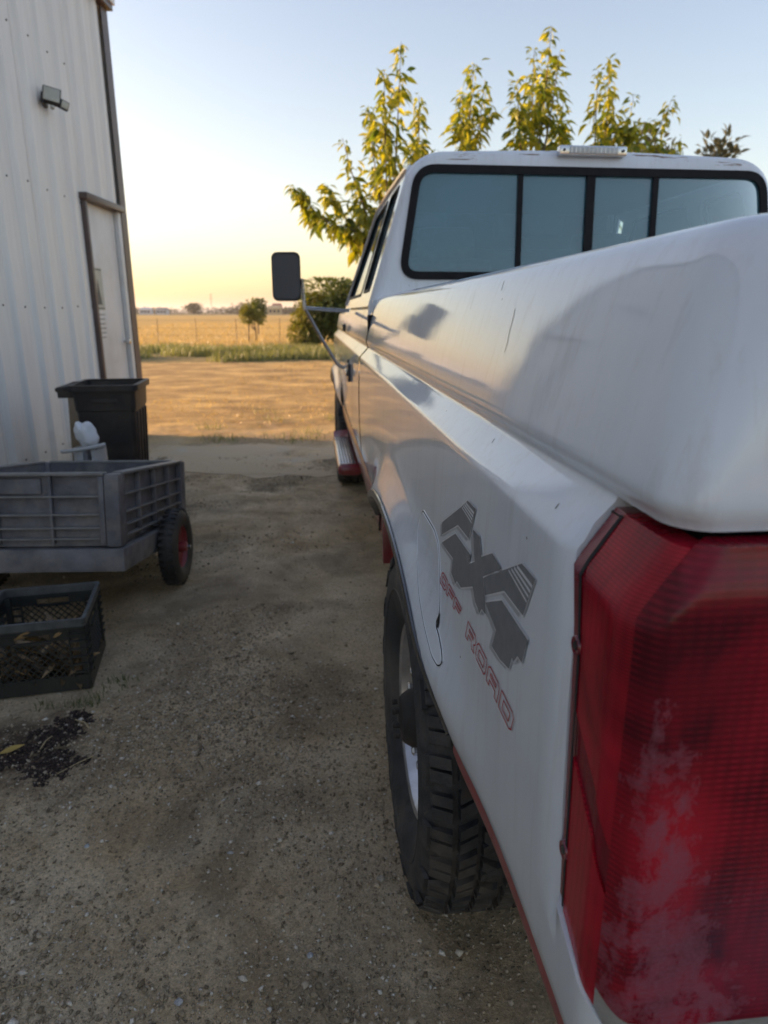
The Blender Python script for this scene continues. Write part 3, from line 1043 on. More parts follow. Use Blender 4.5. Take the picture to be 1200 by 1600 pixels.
M['reverse'] = mat('reverse_lens', (.26, .25, .24), .2, var=.3, vscale=30, coat=.6, bumps=.4, bscale=90)
def tail_light(mir):
    e = bpy.data.objects.new('tail_light', None); link(e, TRUCK)
    e.location = Vector((2 * XC - .25 if mir else .25, .42, .97)) - TP
    off = -Vector((2 * XC - .25 if mir else .25, .42, .97))
    def P(c, z, d):
        """lamp surface point: c column as the bed side's, d outward"""
        p = tail_col_f(c, z)
        if c <= NA + NB: n = Vector((-1, 0, 0))
        elif c >= NA + NB + NC: n = Vector((0, -1, 0))
        else:
            a = math.pi / 2 * (c - NA - NB) / NC
            n = Vector((-math.cos(a), -math.sin(a), 0))
        q = p + n * d
        if mir: q.x = 2 * XC - q.x
        return q + off
    def tail_col_f(c, z):
        c0 = int(math.floor(c)); t = c - c0
        zz = min(z, 1.171)
        def flatx(cc):
            # the lens keeps an even face: it does not follow the groove
            p = tail_col(cc, zz)
            if cc <= NA + NB: p.x = lens_x(zz)
            elif cc <= NA + NB + NC:
                R = .030; a = math.pi / 2 * (cc - NA - NB) / NC
                p = Vector((lens_x(zz) + R - R * math.cos(a), YR + .002 + R - R * math.sin(a), z))
            else: p.y = YR + .002
            p.z = z
            return p
        a = flatx(c0)
        if t < 1e-6: return a
        return a.lerp(flatx(c0 + 1), t)
    def lens_x(z): return .1995 + max(0, (z - 1.118)) * .70 + (.20 - .1995)
    def zb(c):
        return zt_bottom(c) + .002
    def grid(name, cs, zf0, zf1, nz, dfn, material, side_close=True):
        bm = bmesh.new(); g = []
        for c in cs:
            z0, z1 = zf0(c), zf1(c)
            g.append([bm.verts.new(P(c, z1 + (z0 - z1) * k / nz, dfn(c, z1 + (z0 - z1) * k / nz))) for k in range(nz + 1)])
        for A, B in zip(g, g[1:]):
            for k in range(nz): bm.faces.new((A[k], B[k], B[k + 1], A[k + 1]))
        # return edges all round
        ring = [g[0][k] for k in range(nz + 1)] + [g[j][nz] for j in range(1, len(g))] + [g[-1][k] for k in range(nz - 1, -1, -1)] + [g[j][0] for j in range(len(g) - 2, 0, -1)]
        cc = [cs[0]] * (nz + 1) + list(cs[1:]) + [cs[-1]] * nz + list(cs[-2:0:-1])
        inner = []
        for v, c in zip(ring, cc):
            if c <= NA + NB: n = Vector((1, 0, 0))
            elif c >= NA + NB + NC: n = Vector((0, 1, 0))
            else:
                a = math.pi / 2 * (c - NA - NB) / NC
                n = Vector((math.cos(a), math.sin(a), 0))
            if mir: n.x = -n.x
            inner.append(bm.verts.new(v.co + n * .022))
        m = len(ring)
        for k in range(m): bm.faces.new((ring[k], ring[(k + 1) % m], inner[(k + 1) % m], inner[k]))
        return bm_obj(name, bm, material, e, smooth=True, sharp=45)
    ztop = lambda c: 1.163
    C0 = NA + .12; C1 = NA + 1.35
    ds = -.0045
    # mounting flange at the front edge
    grid('lens_flange', [C0, C0 + .3, C0 + .6, C1 - .08], zb, ztop, 30, lambda c, z: ds + .001, M['lens_edge'])
    cs_side = [C1 + .02 + (NA + NB + 3.9 - C1 - .02) * k / 12 for k in range(13)]
    # three stacked windows of the side lens, divided by a slanted dark band
    def zdiv(c, z): return z - (c - C1) * .0105
    grid('side_reflector', cs_side, lambda c: zdiv(c, 1.005), lambda c: zdiv(c, 1.163) if False else 1.163 - 0, 20, lambda c, z: ds + .003, M['lens_side'])
    grid('side_band', cs_side, lambda c: zdiv(c, .965), lambda c: zdiv(c, 1.0045), 4, lambda c, z: ds + .001, M['lens_side2'])
    grid('side_lens', cs_side, zb, lambda c: zdiv(c, .9645), 18, lambda c, z: ds + .003, M['lens_side'])
    # rear lens standing proud, bevelled at its top and outer edge
    cs = [NA + NB + 3.95 + k * .45 for k in range(10)] + [NA + NB + NC + k * .875 for k in range(1, NR + 1)]
    cs = [c for c in cs if c <= LAMP_LAST + .01]
    def drear(c, z):
        top = sstep(1.168, 1.128, z)
        edge = sstep(NA + NB + 3.6, NA + NB + 7.5, c)
        bot = sstep(zb(c) + .0, zb(c) + .04, z)
        return ds + .003 + .010 * top * (.25 + .75 * edge) * (.7 + .3 * bot)
    zrev = lambda c: .799 - .029 * min(1, max(0, (c - NA - NB - 4) / 5.5))
    def ztr(c):   # upper edge sinks a little towards the tailgate
        return 1.166
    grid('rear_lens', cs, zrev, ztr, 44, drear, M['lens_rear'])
    grid('reverse_lens', cs, zb, lambda c: zrev(c) - .001, 6, lambda c, z: drear(c, z) - .001, M['reverse'])
    for z in (1.058, .872):
        p = P(NA + .95, z, ds + .002)
        s = 1 if mir else -1
        x = p.x
        prof = [(x + s * .0022, .0042), (x + s * .003, .0075), (x - s * .001, .0088)]
        sc = lathe_obj('screw_cup', prof, M['lens_edge'], e, 'X', 20, (0, p.y, p.z), sharp=30)
        sc2 = lathe_obj('screw', [(x + s * .0026, .0008), (x + s * .0034, .0034), (x + s * .0014, .0042)], M['under'], e, 'X', 12, (0, p.y, p.z), sharp=30)
    # dark seam beside the flange
    bm = bmesh.new(); A = []
    for k in range(31):
        z = zb(C1) + .004 + (1.158 - zb(C1)) * k / 30
        for c in (C1 - .16, C1 + .16): A.append(bm.verts.new(P(c, z, ds + .0038)))
    for k in range(0, len(A) - 2, 2): bm.faces.new((A[k], A[k + 1], A[k + 3], A[k + 2]))
    bm_obj('lens_seam', bm, M['gap'], e)
    # housing behind
    bm = bmesh.new(); x0, x1 = (.232, .40) if not mir else (2 * XC - .40, 2 * XC - .232)
    add_box(bm, x0 , x1, .42, .52, .80, 1.16)
    bmesh.ops.translate(bm, vec=off, verts=bm.verts[:])
    bm_obj('lamp_housing', bm, M['gap'], e)
tail_light(False); tail_light(True)
# ---- things laid on the bed side's skin: fuel door, decals
def skin(Y, z, d=0.0):
    return Vector((side_x(Y, z, AR) - d, Y, z))
def skin_poly(name, pts, d, material, parent=None, thick=0.0, sub=.02):
    """thin sheet following the skin; the polygon is cut into small cells so that it bends with the panel"""
    bm = bmesh.new()
    tris = tessellate_polygon([[Vector((p[0], p[1], 0)) for p in pts]])
    vs = [bm.verts.new((0, p[0], p[1])) for p in pts]
    for t in tris:
        try: bm.faces.new([vs[i] for i in t])
        except ValueError: pass
    y0 = min(p[0] for p in pts); y1 = max(p[0] for p in pts); z0 = min(p[1] for p in pts); z1 = max(p[1] for p in pts)
    k = math.ceil(y0 / sub)
    while k * sub < y1:
        bmesh.ops.bisect_plane(bm, geom=bm.verts[:] + bm.edges[:] + bm.faces[:], plane_co=(0, k * sub, 0), plane_no=(0, 1, 0)); k += 1
    k = math.ceil(z0 / sub)
    while k * sub < z1:
        bmesh.ops.bisect_plane(bm, geom=bm.verts[:] + bm.edges[:] + bm.faces[:], plane_co=(0, 0, k * sub), plane_no=(0, 0, 1)); k += 1
    if thick:
        r = bmesh.ops.extrude_face_region(bm, geom=bm.faces[:])
        top = {v for v in r['geom'] if isinstance(v, bmesh.types.BMVert)}
        for v in bm.verts:
            v.co = skin(v.co.y, v.co.z, d + (thick if v in top else 0))
    else:
        for v in bm.verts: v.co = skin(v.co.y, v.co.z, d)
    if parent is None:
        o = bm_obj(name, bm, material, TRUCK, smooth=False, recalc=True)
        if not thick: bmesh_flip_out(o, False)
        return T(o)
    o = bm_obj(name, bm, material, parent, recalc=True)
    if not thick: bmesh_flip_out(o, False)
    return o

fuel = [(1.186, .953), (1.172, .9645), (1.060, .9635), (1.022, .953), (.994, .918), (.9665, .883), (.9525, .862), (.957, .850), (.951, .843), (.934, .8385), (.905, .824), (.893, .812), (.902, .803), (.93, .806), (.99, .828), (1.0554, .855), (1.1353, .897), (1.186, .930)]
fuel = rpoly(fuel, .008, 3)
cen = Vector((1.05, .893))
fd = skin_poly('fuel_door', fuel, .0010, M['paint'], None, thick=.0004, sub=.03)
def grow(lp, k):
    n = len(lp); out = []
    ar = sum(lp[i - 1][0] * lp[i][1] - lp[i][0] * lp[i - 1][1] for i in range(n))
    s = 1 if ar > 0 else -1
    for i in range(n):
        a = Vector(lp[i - 1]); b = Vector(lp[(i + 1) % n]); t = (b - a)
        if t.length < 1e-6: out.append(lp[i]); continue
        t.normalize(); out.append((lp[i][0] + t.y * k * s, lp[i][1] - t.x * k * s))
    return out
skin_poly('door_gap', grow(fuel, .0022), .0007, M['gap'], fd, sub=.03)
bm = bmesh.new()
def bead(off, r, d):
    lp = grow(fuel, off); pts = []
    for i in range(len(lp)):
        a = Vector(lp[i]); b = Vector(lp[(i + 1) % len(lp)]); k = max(1, int((b - a).length / .02))
        pts += [skin(*a.lerp(b, q / k), d) for q in range(k)]
    add_tube(bm, pts + [pts[0]], r, 6, cap=False)
bead(-.0010, .0012, .0008)
bm_obj('door_rim', bm, M['paint'], fd, smooth=True)
bm = bmesh.new()
bead(.0034, .0008, .0002)
bm_obj('opening_lip', bm, M['paint'], fd, smooth=True)
skin_poly('finger_notch', [(.964, .864), (.957, .868), (.949, .864), (.942, .853), (.941, .845), (.947, .845)], .0010, M['gap'], fd)

P4a = [(0.9986, 0.9969), (0.8698, 1.059), (0.8401, 1.0753), (0.7955, 1.0768), (0.8209, 1.0299), (0.8872, 1.0276), (0.9957, 0.9782)]
P4b = [(0.9932, 0.9659), (0.8988, 1.011), (0.8042, 1.0129), (0.8096, 0.9989), (0.7819, 1.0124), (0.8025, 1.0487), (0.7672, 1.0498), (0.7519, 1.0297), (0.7066, 1.0503), (0.6657, 1.0474), (0.7385, 1.01), (0.7292, 0.998), (0.7241, 0.99), (0.7174, 0.9706), (0.7366, 0.9691), (0.7471, 0.958), (0.7559, 0.9614), (0.7689, 0.9632), (0.7858, 0.9777), (0.8512, 0.9491), (0.8772, 0.9484), (0.8863, 0.9399), (0.9153, 0.9456), (0.9084, 0.9704), (0.9553, 0.9673)]
P4c = [(0.7339, 1.0102), (0.6541, 1.0509), (0.602, 1.0771), (0.5605, 1.0775), (0.5852, 1.0301), (0.6509, 1.0284), (0.7244, 0.9919)]
P4e = [(0.721, 0.9842), (0.6566, 1.0149), (0.564, 1.0142), (0.5776, 0.9842), (0.5909, 0.984), (0.6026, 0.9715), (0.6085, 0.9728), (0.6173, 0.9552), (0.632, 0.9526), (0.6504, 0.9484), (0.6842, 0.9463), (0.671, 0.9727)]
D4 = bpy.data.objects.new('decal', None); link(D4, TRUCK)
D4["label"] = 'grey 4x4 emblem with striped corners over red OFF ROAD lettering'
D4.location = -TP
for P in (P4a, P4b, P4c, P4e):
    sh = [(y + .014, z - .008) for y, z in P]
    skin_poly('shadow_figure', sh, .0008, M['decal_light'], D4)
    skin_poly('outline', grow(P, .0022), .0011, M['decal_white'], D4)
    skin_poly('figure', P, .0014, M['decal_dark'], D4)
# speed stripes cut across the upper corners
def ribbon(name, pts, w, d, material, parent, closed=False):
    n = len(pts); m = n if closed else n - 1
    bm = bmesh.new()
    for i in range(m):
        a = Vector(pts[i]); b = Vector(pts[(i + 1) % n]); t = (b - a)
        if t.length < 1e-6: continue
        t.normalize(); nn = Vector((-t.y, t.x)) * w / 2; e_ = t * w / 2
        q = [a - nn - e_, a + nn - e_, b + nn + e_, b - nn + e_]
        # subdivide along the length so that it follows the skin
        k = max(1, int((b - a).length / .02))
        P0 = [q[0].lerp(q[3], s / k) for s in range(k + 1)]; P1 = [q[1].lerp(q[2], s / k) for s in range(k + 1)]
        va = [bm.verts.new(skin(p.x, p.y, d + i * 1e-6)) for p in P0]; vb = [bm.verts.new(skin(p.x, p.y, d + i * 1e-6)) for p in P1]
        for s in range(k): bm.faces.new((va[s], va[s + 1], vb[s + 1], vb[s]))
    o = bm_obj(name, bm, material, parent)
    bmesh_flip_out(o, False)
    return o
def stripes(a0, a1, b0, b1, n):
    for k in range(n):
        t = k / n
        p = Vector(a0).lerp(Vector(a1), t); q = Vector(b0).lerp(Vector(b1), t)
        ribbon('stripe', [tuple(p.lerp(q, .06)), tuple(p.lerp(q, .97))], .0022 + .0016 * (t), .0018, M['decal_white'], D4)
stripes((.8700, 1.0585), (.8420, 1.0740), (.8075, 1.0545), (.7980, 1.0745), 4)
stripes((.6430, 1.0560), (.6060, 1.0745), (.5760, 1.0480), (.5625, 1.0745), 4)
GL = {
 'O': [[(.12, 0), (.88, 0), (1, .2), (1, .8), (.88, 1), (.12, 1), (0, .8), (0, .2)], [(.24, .27), (.76, .27), (.78, .33), (.78, .68), (.76, .73), (.24, .73), (.22, .68), (.22, .33)]],
 'F': [[(0, 0), (0, .85), (.1, 1), (1, 1), (1, .74), (.25, .74), (.25, .62), (.88, .62), (.88, .36), (.25, .36), (.25, 0)]],
 'R': [[(0, 0), (0, 1), (.86, 1), (1, .84), (1, .54), (.86, .4), (1, 0), (.74, 0), (.6, .37), (.25, .37), (.25, 0)], [(.25, .74), (.74, .74), (.74, .6), (.25, .6)]],
 'A': [[(0, 0), (0, .84), (.14, 1), (.86, 1), (1, .84), (1, 0), (.76, 0), (.76, .34), (.24, .34), (.24, 0)], [(.24, .73), (.76, .73), (.76, .58), (.24, .58)]],
 'D': [[(0, 0), (0, 1), (.86, 1), (1, .82), (1, .18), (.86, 0)], [(.24, .26), (.74, .26), (.76, .34), (.76, .66), (.74, .74), (.24, .74)]],
}
def text_run(word, y0, z0, y1, z1, h0, h1):
    """word from (y0,z0) towards the tail (y1,z1), heights h0->h1, slanted"""
    n = len(word); 
    for i, ch in enumerate(word):
        a = i / n; w = .86 / n
        for lp in GL[ch]:
            pts = []
            for u, v in lp:
                t = a + w * u
                h = h0 + (h1 - h0) * t
                yy = y0 + (y1 - y0) * t - .010 * (v - .5)
                zz = z0 + (z1 - z0) * t + h * (v - .5)
                pts.append((yy, zz))
            ribbon('letter', pts, .0019, .0012, M['decal_red'], D4, closed=True)
text_run('OFF', .978, .9155, .842, .9115, .020, .020)
text_run('ROAD', .808, .9085, .588, .9035, .026, .026)
M['scratch'] = mat('bare_scratch', (.20, .17, .13), .8, bumps=0)
# scratches in the paint of the bed side
for pts, w in (([(.881, 1.314), (.873, 1.300), (.872, 1.287), (.866, 1.272), (.8665, 1.262)], .0014), ([(.99, 1.352), (.984, 1.340)], .0014), ([(.5665, 1.146), (.5652, 1.143)], .0014), ([(.83, 1.157), (.828, 1.1535)], .0014), ([(1.15, 1.345), (1.135, 1.315)], .0007)):
    T(ribbon('scratch', pts, w, .0005, M['scratch'], TRUCK))

# ============================================================ SETTING
def zone_mat():
    m, nt, b = new_mat('ground_soil')
    v = coords(nt)
    sep = N(nt, "ShaderNodeSeparateXYZ"); nt.links.new(v, sep.inputs[0])
    big = noise_tex(nt, v, .55, 5, .6)
    mid = noise_tex(nt, v, 2.6, 7, .65, .4)
    fine = noise_tex(nt, v, 95, 5, .75)
    grit = noise_tex(nt, v, 260, 3, .7)
    dirt = ramp(nt, mid, [(.25, (.27, .18, .10)), (.47, (.56, .41, .255)), (.66, (.82, .64, .44))])
    dirt = mixc(nt, ramp(nt, big, [(.42, (0, 0, 0)), (.62, (.55,) * 3)]), dirt, (.60, .49, .37))
    dirt = mixc(nt, .55, dirt, ramp(nt, fine, [(.32, (.45,) * 3), (.68, (1.55,) * 3)]), 'MULTIPLY')
    dirt = mixc(nt, .35, dirt, ramp(nt, grit, [(.32, (.5,) * 3), (.68, (1.5,) * 3)]), 'MULTIPLY')
    # dark brown patches scattered by noise
    dark_n = noise_tex(nt, v, 1.3, 5, .6, .5)
    dirt = mixc(nt, ramp(nt, dark_n, [(.50, (0, 0, 0)), (.66, (.75,) * 3)]), dirt, (.15, .115, .08))
    dm = N(nt, "ShaderNodeVectorMath", operation='DISTANCE'); nt.links.new(v, dm.inputs[0]); dm.inputs[1].default_value = (-.92, 1.93, 0)
    soak = ramp(nt, math_n(nt, 'ADD', dm.outputs["Value"], math_n(nt, 'MULTIPLY_ADD', noise_tex(nt, v, 9, 6, .7), .5, -.25)), [(.10, (.85,) * 3), (.24, (0, 0, 0))])
    dirt = mixc(nt, soak, dirt, (.07, .045, .032))
    # dry straw-covered lot further out
    st = noise_tex(nt, coords(nt, (.85, 1.25, 1)), .95, 10, .72, .25)
    straw = ramp(nt, st, [(.32, (.21, .14, .075)), (.45, (.38, .25, .115)), (.54, (.50, .335, .145)), (.66, (.72, .49, .21))])
    wob = math_n(nt, 'MULTIPLY', math_n(nt, 'SUBTRACT', mid, .5), 5.0)
    yy = math_n(nt, 'ADD', sep.outputs[1], wob)
    f1 = ramp(nt, math_n(nt, 'DIVIDE', yy, 20), [(.33, (0, 0, 0)), (.42, (1,) * 3)])
    c = mixc(nt, f1, dirt, straw)
    # low green weeds strip
    gn = ramp(nt, noise_tex(nt, v, 1.2, 6, .7), [(.3, (.13, .125, .06)), (.65, (.24, .20, .09))])
    f2a = math_n(nt, 'GREATER_THAN', yy, 19.5); f2b = math_n(nt, 'LESS_THAN', yy, 30)
    c = mixc(nt, math_n(nt, 'MULTIPLY', math_n(nt, 'MULTIPLY', f2a, f2b), .75), c, gn)
    # golden stubble field
    fv = coords(nt, (.25, 1, 1))
    gold = ramp(nt, noise_tex(nt, fv, .6, 8, .7), [(.3, (.44, .28, .09)), (.7, (.60, .40, .14))])
    f3 = ramp(nt, math_n(nt, 'DIVIDE', yy, 100), [(.30, (0, 0, 0)), (.33, (1,) * 3)])
    c = mixc(nt, f3, c, gold)
    # scrub beyond the field
    f4 = math_n(nt, 'GREATER_THAN', sep.outputs[1], 330)
    c = mixc(nt, f4, c, ramp(nt, noise_tex(nt, v, .01, 4), [(.4, (.12, .11, .06)), (.6, (.32, .25, .13))]))
    nt.links.new(c, b.inputs["Base Color"])
    b.inputs["Roughness"].default_value = .95
    b.inputs["Specular IOR Level"].default_value = .15
    p = bump(nt, None, noise_tex(nt, v, 16, 6, .7), .7, .03)
    p = bump(nt, None, fine, .8, .012, p)
    bump(nt, b, grit, .7, .004, p)
    return m
M['soil'] = zone_mat()
def gz(x, y):
    a = 1 - sstep(9, 14, y)
    return a * (.010 * noise.noise(Vector((x * .9, y * .9, 0))) + .006 * noise.noise(Vector((x * 3.1, y * 3.1, 5))))
bm = bmesh.new()
def axis_vals(segs):
    out = []
    for a, b, st in segs:
        n = max(1, int(round((b - a) / st)))
        out += [a + (b - a) * i / n for i in range(n)]
    out.append(segs[-1][1])
    return out
XV = axis_vals([(-9000, -600, 2800), (-600, -60, 180), (-60, -6, 9), (-6, -3, .3), (-3, 1.5, .03), (1.5, 6, .5), (6, 60, 9), (60, 600, 180), (600, 9000, 2800)])
YV = axis_vals([(-3000, -100, 1450), (-100, -4, 12), (-4, .6, .4), (.6, 5, .03), (5, 9, .08), (9, 20, .5), (20, 80, 5), (80, 500, 70), (500, 12000, 2300)])
vs = []; fs = []
for y in YV:
    for x in XV:
        z = 0.0
        if -3 <= x <= 1.5 and .6 <= y <= 9:
            p = Vector((x, y, 0))
            z = gz(x, y) + .006 * noise.noise(p * 9) + .004 * noise.noise(p * 24)
        elif -6 < x < 6 and -4 < y < 20: z = gz(x, y)
        vs.append((x, y, z))
nx = len(XV)
for j in range(len(YV) - 1):
    for i in range(nx - 1):
        a = j * nx + i
        fs.append((a, a + 1, a + nx + 1, a + nx))
bm.free()
ground = mesh_obj('ground', vs, fs, M['soil'], smooth=True)
tag(ground, 'packed bare dirt yard running out to a dry golden field', kind='structure')

# worn concrete apron beyond the trash bin
def slab_mat():
    m, nt, b = new_mat('worn_concrete')
    v = coords(nt)
    c = ramp(nt, noise_tex(nt, v, 5, 8, .65), [(.3, (.40, .34, .275)), (.7, (.50, .455, .40))])
    c = mixc(nt, ramp(nt, noise_tex(nt, v, 1.6, 6, .65, .4), [(.34, (.25,) * 3), (.46, (.97,) * 3)]), c, (.50, .375, .245))
    nt.links.new(c, b.inputs["Base Color"]); b.inputs["Roughness"].default_value = .9
    bump(nt, b, noise_tex(nt, v, 40, 6, .7), .5, .008)
    return m
M['slab'] = slab_mat()
random.seed(5)
lp = []
a, b_ = HF(-2.28, 5.75), HF(1.6, 5.25)
for k in range(30):
    t = k / 29; p = a.lerp(b_, t)
    lp.append((p.x, p.y + .22 * noise.noise(Vector((t * 5, 3, 0))) + .12 * noise.noise(Vector((t * 17, 7, 0)))))
c_, d_ = HF(1.6, 7.0), HF(-2.28, 6.95)
for k in range(20):
    t = k / 19; p = c_.lerp(d_, t)
    lp.append((p.x, p.y + .30 * noise.noise(Vector((t * 6, 1, 4))) - .1))
slab = plate_obj('concrete_slab', [lp], lambda a, b: Vector((a, b, .0045 + gz(a, b))), M['slab'], None, lambda a, b: Vector((a, b, -.03)))
tag(slab, 'worn concrete apron with a broken edge beside the building corner', kind='structure')

# ---- gravel: loose small stones pressed in the dirt
def stones(name, n, region, smin, smax, material, dens=None, seed=1, power=2.2):
    rng = np.random.default_rng(seed)
    base = np.array([(1, 0, 0), (-1, 0, 0), (0, 1, 0), (0, -1, 0), (0, 0, 1), (0, 0, -1)], float)
    tri = np.array([(0, 2, 4), (2, 1, 4), (1, 3, 4), (3, 0, 4), (2, 0, 5), (1, 2, 5), (3, 1, 5), (0, 3, 5)])
    V = []; F = []; k = 0
    while k < n:
        x = rng.uniform(region[0], region[1]); y = rng.uniform(region[2], region[3])
        if dens and rng.random() > dens(x, y): continue
        s = smin + (smax - smin) * rng.random() ** power
        sc = s * rng.uniform(.6, 1.2, 3); sc[2] *= .7
        pts = base * sc * rng.uniform(.75, 1.15, (6, 1)) + rng.normal(0, .18 * s, (6, 3))
        a = rng.uniform(0, 6.28); ca, sa = math.cos(a), math.sin(a)
        r = pts.copy(); r[:, 0] = pts[:, 0] * ca - pts[:, 1] * sa; r[:, 1] = pts[:, 0] * sa + pts[:, 1] * ca
        p = Vector((x, y, 0))
        z = gz(x, y) + .006 * noise.noise(p * 9) + .004 * noise.noise(p * 24)
        r += (x, y, z + s * .22)
        V.append(r); F.append(tri + 6 * k); k += 1
    V = np.concatenate(V); F = np.concatenate(F)
    me = bpy.data.meshes.new(name)
    me.vertices.add(len(V)); me.vertices.foreach_set('co', V.astype(np.float32).ravel())
    me.loops.add(F.size); me.loops.foreach_set('vertex_index', F.astype(np.int32).ravel())
    me.polygons.add(len(F)); me.polygons.foreach_set('loop_start', np.arange(0, F.size, 3, dtype=np.int32))
    me.update(calc_edges=True); me.validate()
    return finish(name, me, material)
def grav_mat(name, stops):
    m, nt, b = new_mat(name)
    geo = N(nt, "ShaderNodeNewGeometry")
    c = ramp(nt, geo.outputs["Random Per Island"], stops)
    c = mixc(nt, .4, c, ramp(nt, noise_tex(nt, coords(nt), 300, 3), [(.3, (.5,) * 3), (.7, (1.4,) * 3)]), 'MULTIPLY')
    nt.links.new(c, b.inputs["Base Color"]); b.inputs["Roughness"].default_value = .9
    return m
M['gravel'] = grav_mat('gravel_stones', [(0, (.15, .11, .07)), (.5, (.36, .28, .19)), (.88, (.48, .39, .30)), (1, (.70, .65, .58))])
def dens(x, y):
    d = .5 + .9 * noise.noise(Vector((x * 1.7, y * 1.7, 2))) - .25 * sstep(-.5, .3, x) - .45 * sstep(1.6, 3.2, y)
    return max(.06, min(1, d + .12))
def under_ok(x, y): return True
g1 = stones('gravel', 75000, (-1.5, .75, .75, 3.0), .0012, .0062, M['gravel'], dens, 1, 2.6)
tag(g1, 'fine gravel and crumbs of soil scattered over the dirt', kind='stuff')
g2 = stones('gravel_chips', 12000, (-1.9, .6, .8, 6.5), .0035, .011, M['gravel'], dens, 2, 2.5)
tag(g2, 'coarser gravel chips strewn over the dirt yard', kind='stuff')

def rock(name, x, y, s, col, label, seed):
    random.seed(seed)
    bm = bmesh.new(); bmesh.ops.create_icosphere(bm, subdivisions=2, radius=1)
    sc = Vector((random.uniform(.8, 1.2), random.uniform(.7, 1.0), random.uniform(.5, .75)))
    for v in bm.verts:
        n_ = noise.noise(v.co * 1.3 + Vector((seed, 0, 0)))
        v.co = Vector((v.co.x * sc.x, v.co.y * sc.y, v.co.z * sc.z)) * s * (1 + .45 * n_)
    o = bm_obj(name, bm, mat('stone_' + str(seed), col, .9, var=.35, vscale=120, bumps=.4, bscale=300), None)
    o.location = (x, y, gz(x, y) + s * .35)
    return tag(o, label, 'stone', 'larger stones on the dirt')
rock('stone', -.297, 1.058, .0085, (.36, .36, .38), 'pale grey stone nearest the bottom edge on the dirt', 11)
rock('stone', .128, 1.315, .0105, (.33, .30, .25), 'tan stone lying just left of the rear tyre', 12)
rock('stone', -.04, 1.135, .0075, (.36, .37, .40), 'small bluish white stone between the tyre and bottom edge', 13)
rock('stone', -.605, 1.50, .008, (.36, .38, .40), 'small pale stone at left, among fine gravel below the mulch', 14)
rock('stone', -.24, 1.44, .0065, (.34, .34, .34), 'small light stone in the open dirt beside the straw', 15)
# ============================================================ METAL BUILDING
def siding_mat():
    m, nt, b = new_mat('painted_steel_siding')
    v = coords(nt)
    vr = coords(nt, (6, 6, .5))
    c = ramp(nt, noise_tex(nt, vr, 3, 6, .65), [(.3, (.60, .59, .58)), (.7, (.70, .69, .67))])
    sep = N(nt, "ShaderNodeSeparateXYZ"); nt.links.new(v, sep.inputs[0])
    low = ramp(nt, math_n(nt, 'ADD', sep.outputs[2], math_n(nt, 'MULTIPLY', noise_tex(nt, v, 5, 6, .7), .5)), [(.25, (.6,) * 3), (.62, (0, 0, 0))])
    c = mixc(nt, low, c, (.30, .24, .18))
    nt.links.new(c, b.inputs["Base Color"]); b.inputs["Roughness"].default_value = .42
    b.inputs["Specular IOR Level"].default_value = .4
    bump(nt, b, noise_tex(nt, coords(nt, (3, 3, 1)), 1.6, 3), .25, .02)
    return m
M['siding'] = siding_mat()
M['brown'] = mat('brown_trim', (.085, .055, .05), .5, var=.2, vscale=4, coat=.2, bumps=.1)
M['doorwhite'] = mat('white_door', (.60, .60, .60), .45, var=.06, vscale=3, dirt=(.35, .28, .2), dscale=2, damt=.4, bumps=.05)
M['sticker'] = mat('sticker_paper', (.42, .42, .36), .6, var=.1, bumps=0)
M['ink'] = mat('sticker_ink', (.08, .08, .075), .6, bumps=0)
BLD = empty('metal_building', HF(-2.68, 7.55), -YAW, 'pale ribbed metal building with brown corner trim and a white side door', 'building')
EAVE = 4.13
def panel_prof(w=.915, n_rib=3):
    pts = []
    for i in range(n_rib):
        s = w * i / n_rib
        pts += [(s, 0), (s + .085, 0), (s + .092, .005), (s + .108, .005), (s + .115, 0), (s + .185, 0), (s + .192, .005), (s + .208, .005), (s + .215, 0), (s + .245, 0), (s + .262, .030), (s + .288, .030), (s + .3045, 0)]
    return pts
def wall_mesh(s0, s1, z0, z1, phase=0.0):
    """one sheet from s0 down to s1 (distance back from the corner)"""
    base = []
    per = .305
    i0 = int(math.floor((s0 - phase) / per)) - 1; i1 = int(math.ceil((s1 - phase) / per)) + 1
    prof = [(0, 0), (.070, .001), (.130, .0), (.158, .024), (.168, .030), (.222, .030), (.232, .024), (.262, .001), (.3045, 0)]
    for i in range(i0, i1):
        for a, b in prof:
            s = phase + i * per + a
            if s0 < s < s1: base.append((s, b))
    base = [(s0, 0)] + base + [(s1, 0)]
    vs = []; fs = []
    for s, d in base:
        vs += [(d, -s, z0), (d, -s, z1)]
    for k in range(len(base) - 1): fs.append((2 * k, 2 * k + 1, 2 * k + 3, 2 * k + 2))
    return vs, fs
DO0, DO1, DH = .125, .96, 2.29      # door opening with frame, measured back from the corner
def panel(s0, s1, z0, z1, name='wall_panel'):
    v, f = wall_mesh(s0, s1, z0, z1, .96)
    return mesh_obj(name, v, f, M['siding'], BLD)
panel(.11, .96, DH + .03, EAVE)
s = .963
while s < 15:
    e_ = min(15, s + .912)
    panel(s, e_, .02, EAVE)
    s = e_ + .003
# base angle under the panels
box_obj('base_trim', (.0, .04, -15, -.965, .0, .05), M['brown'], BLD)
# corner trim: folded angle
vs = [(.036, -.115, .0), (.040, -.02, .0), (.040, .03, .0), (-.10, .03, .0)]
bm = bmesh.new(); A = [bm.verts.new(v) for v in vs]; B = [bm.verts.new((v[0], v[1], EAVE)) for v in vs]
for k in range(3): bm.faces.new((A[k], A[k + 1], B[k + 1], B[k]))
bm_obj('corner_trim', bm, M['brown'], BLD)
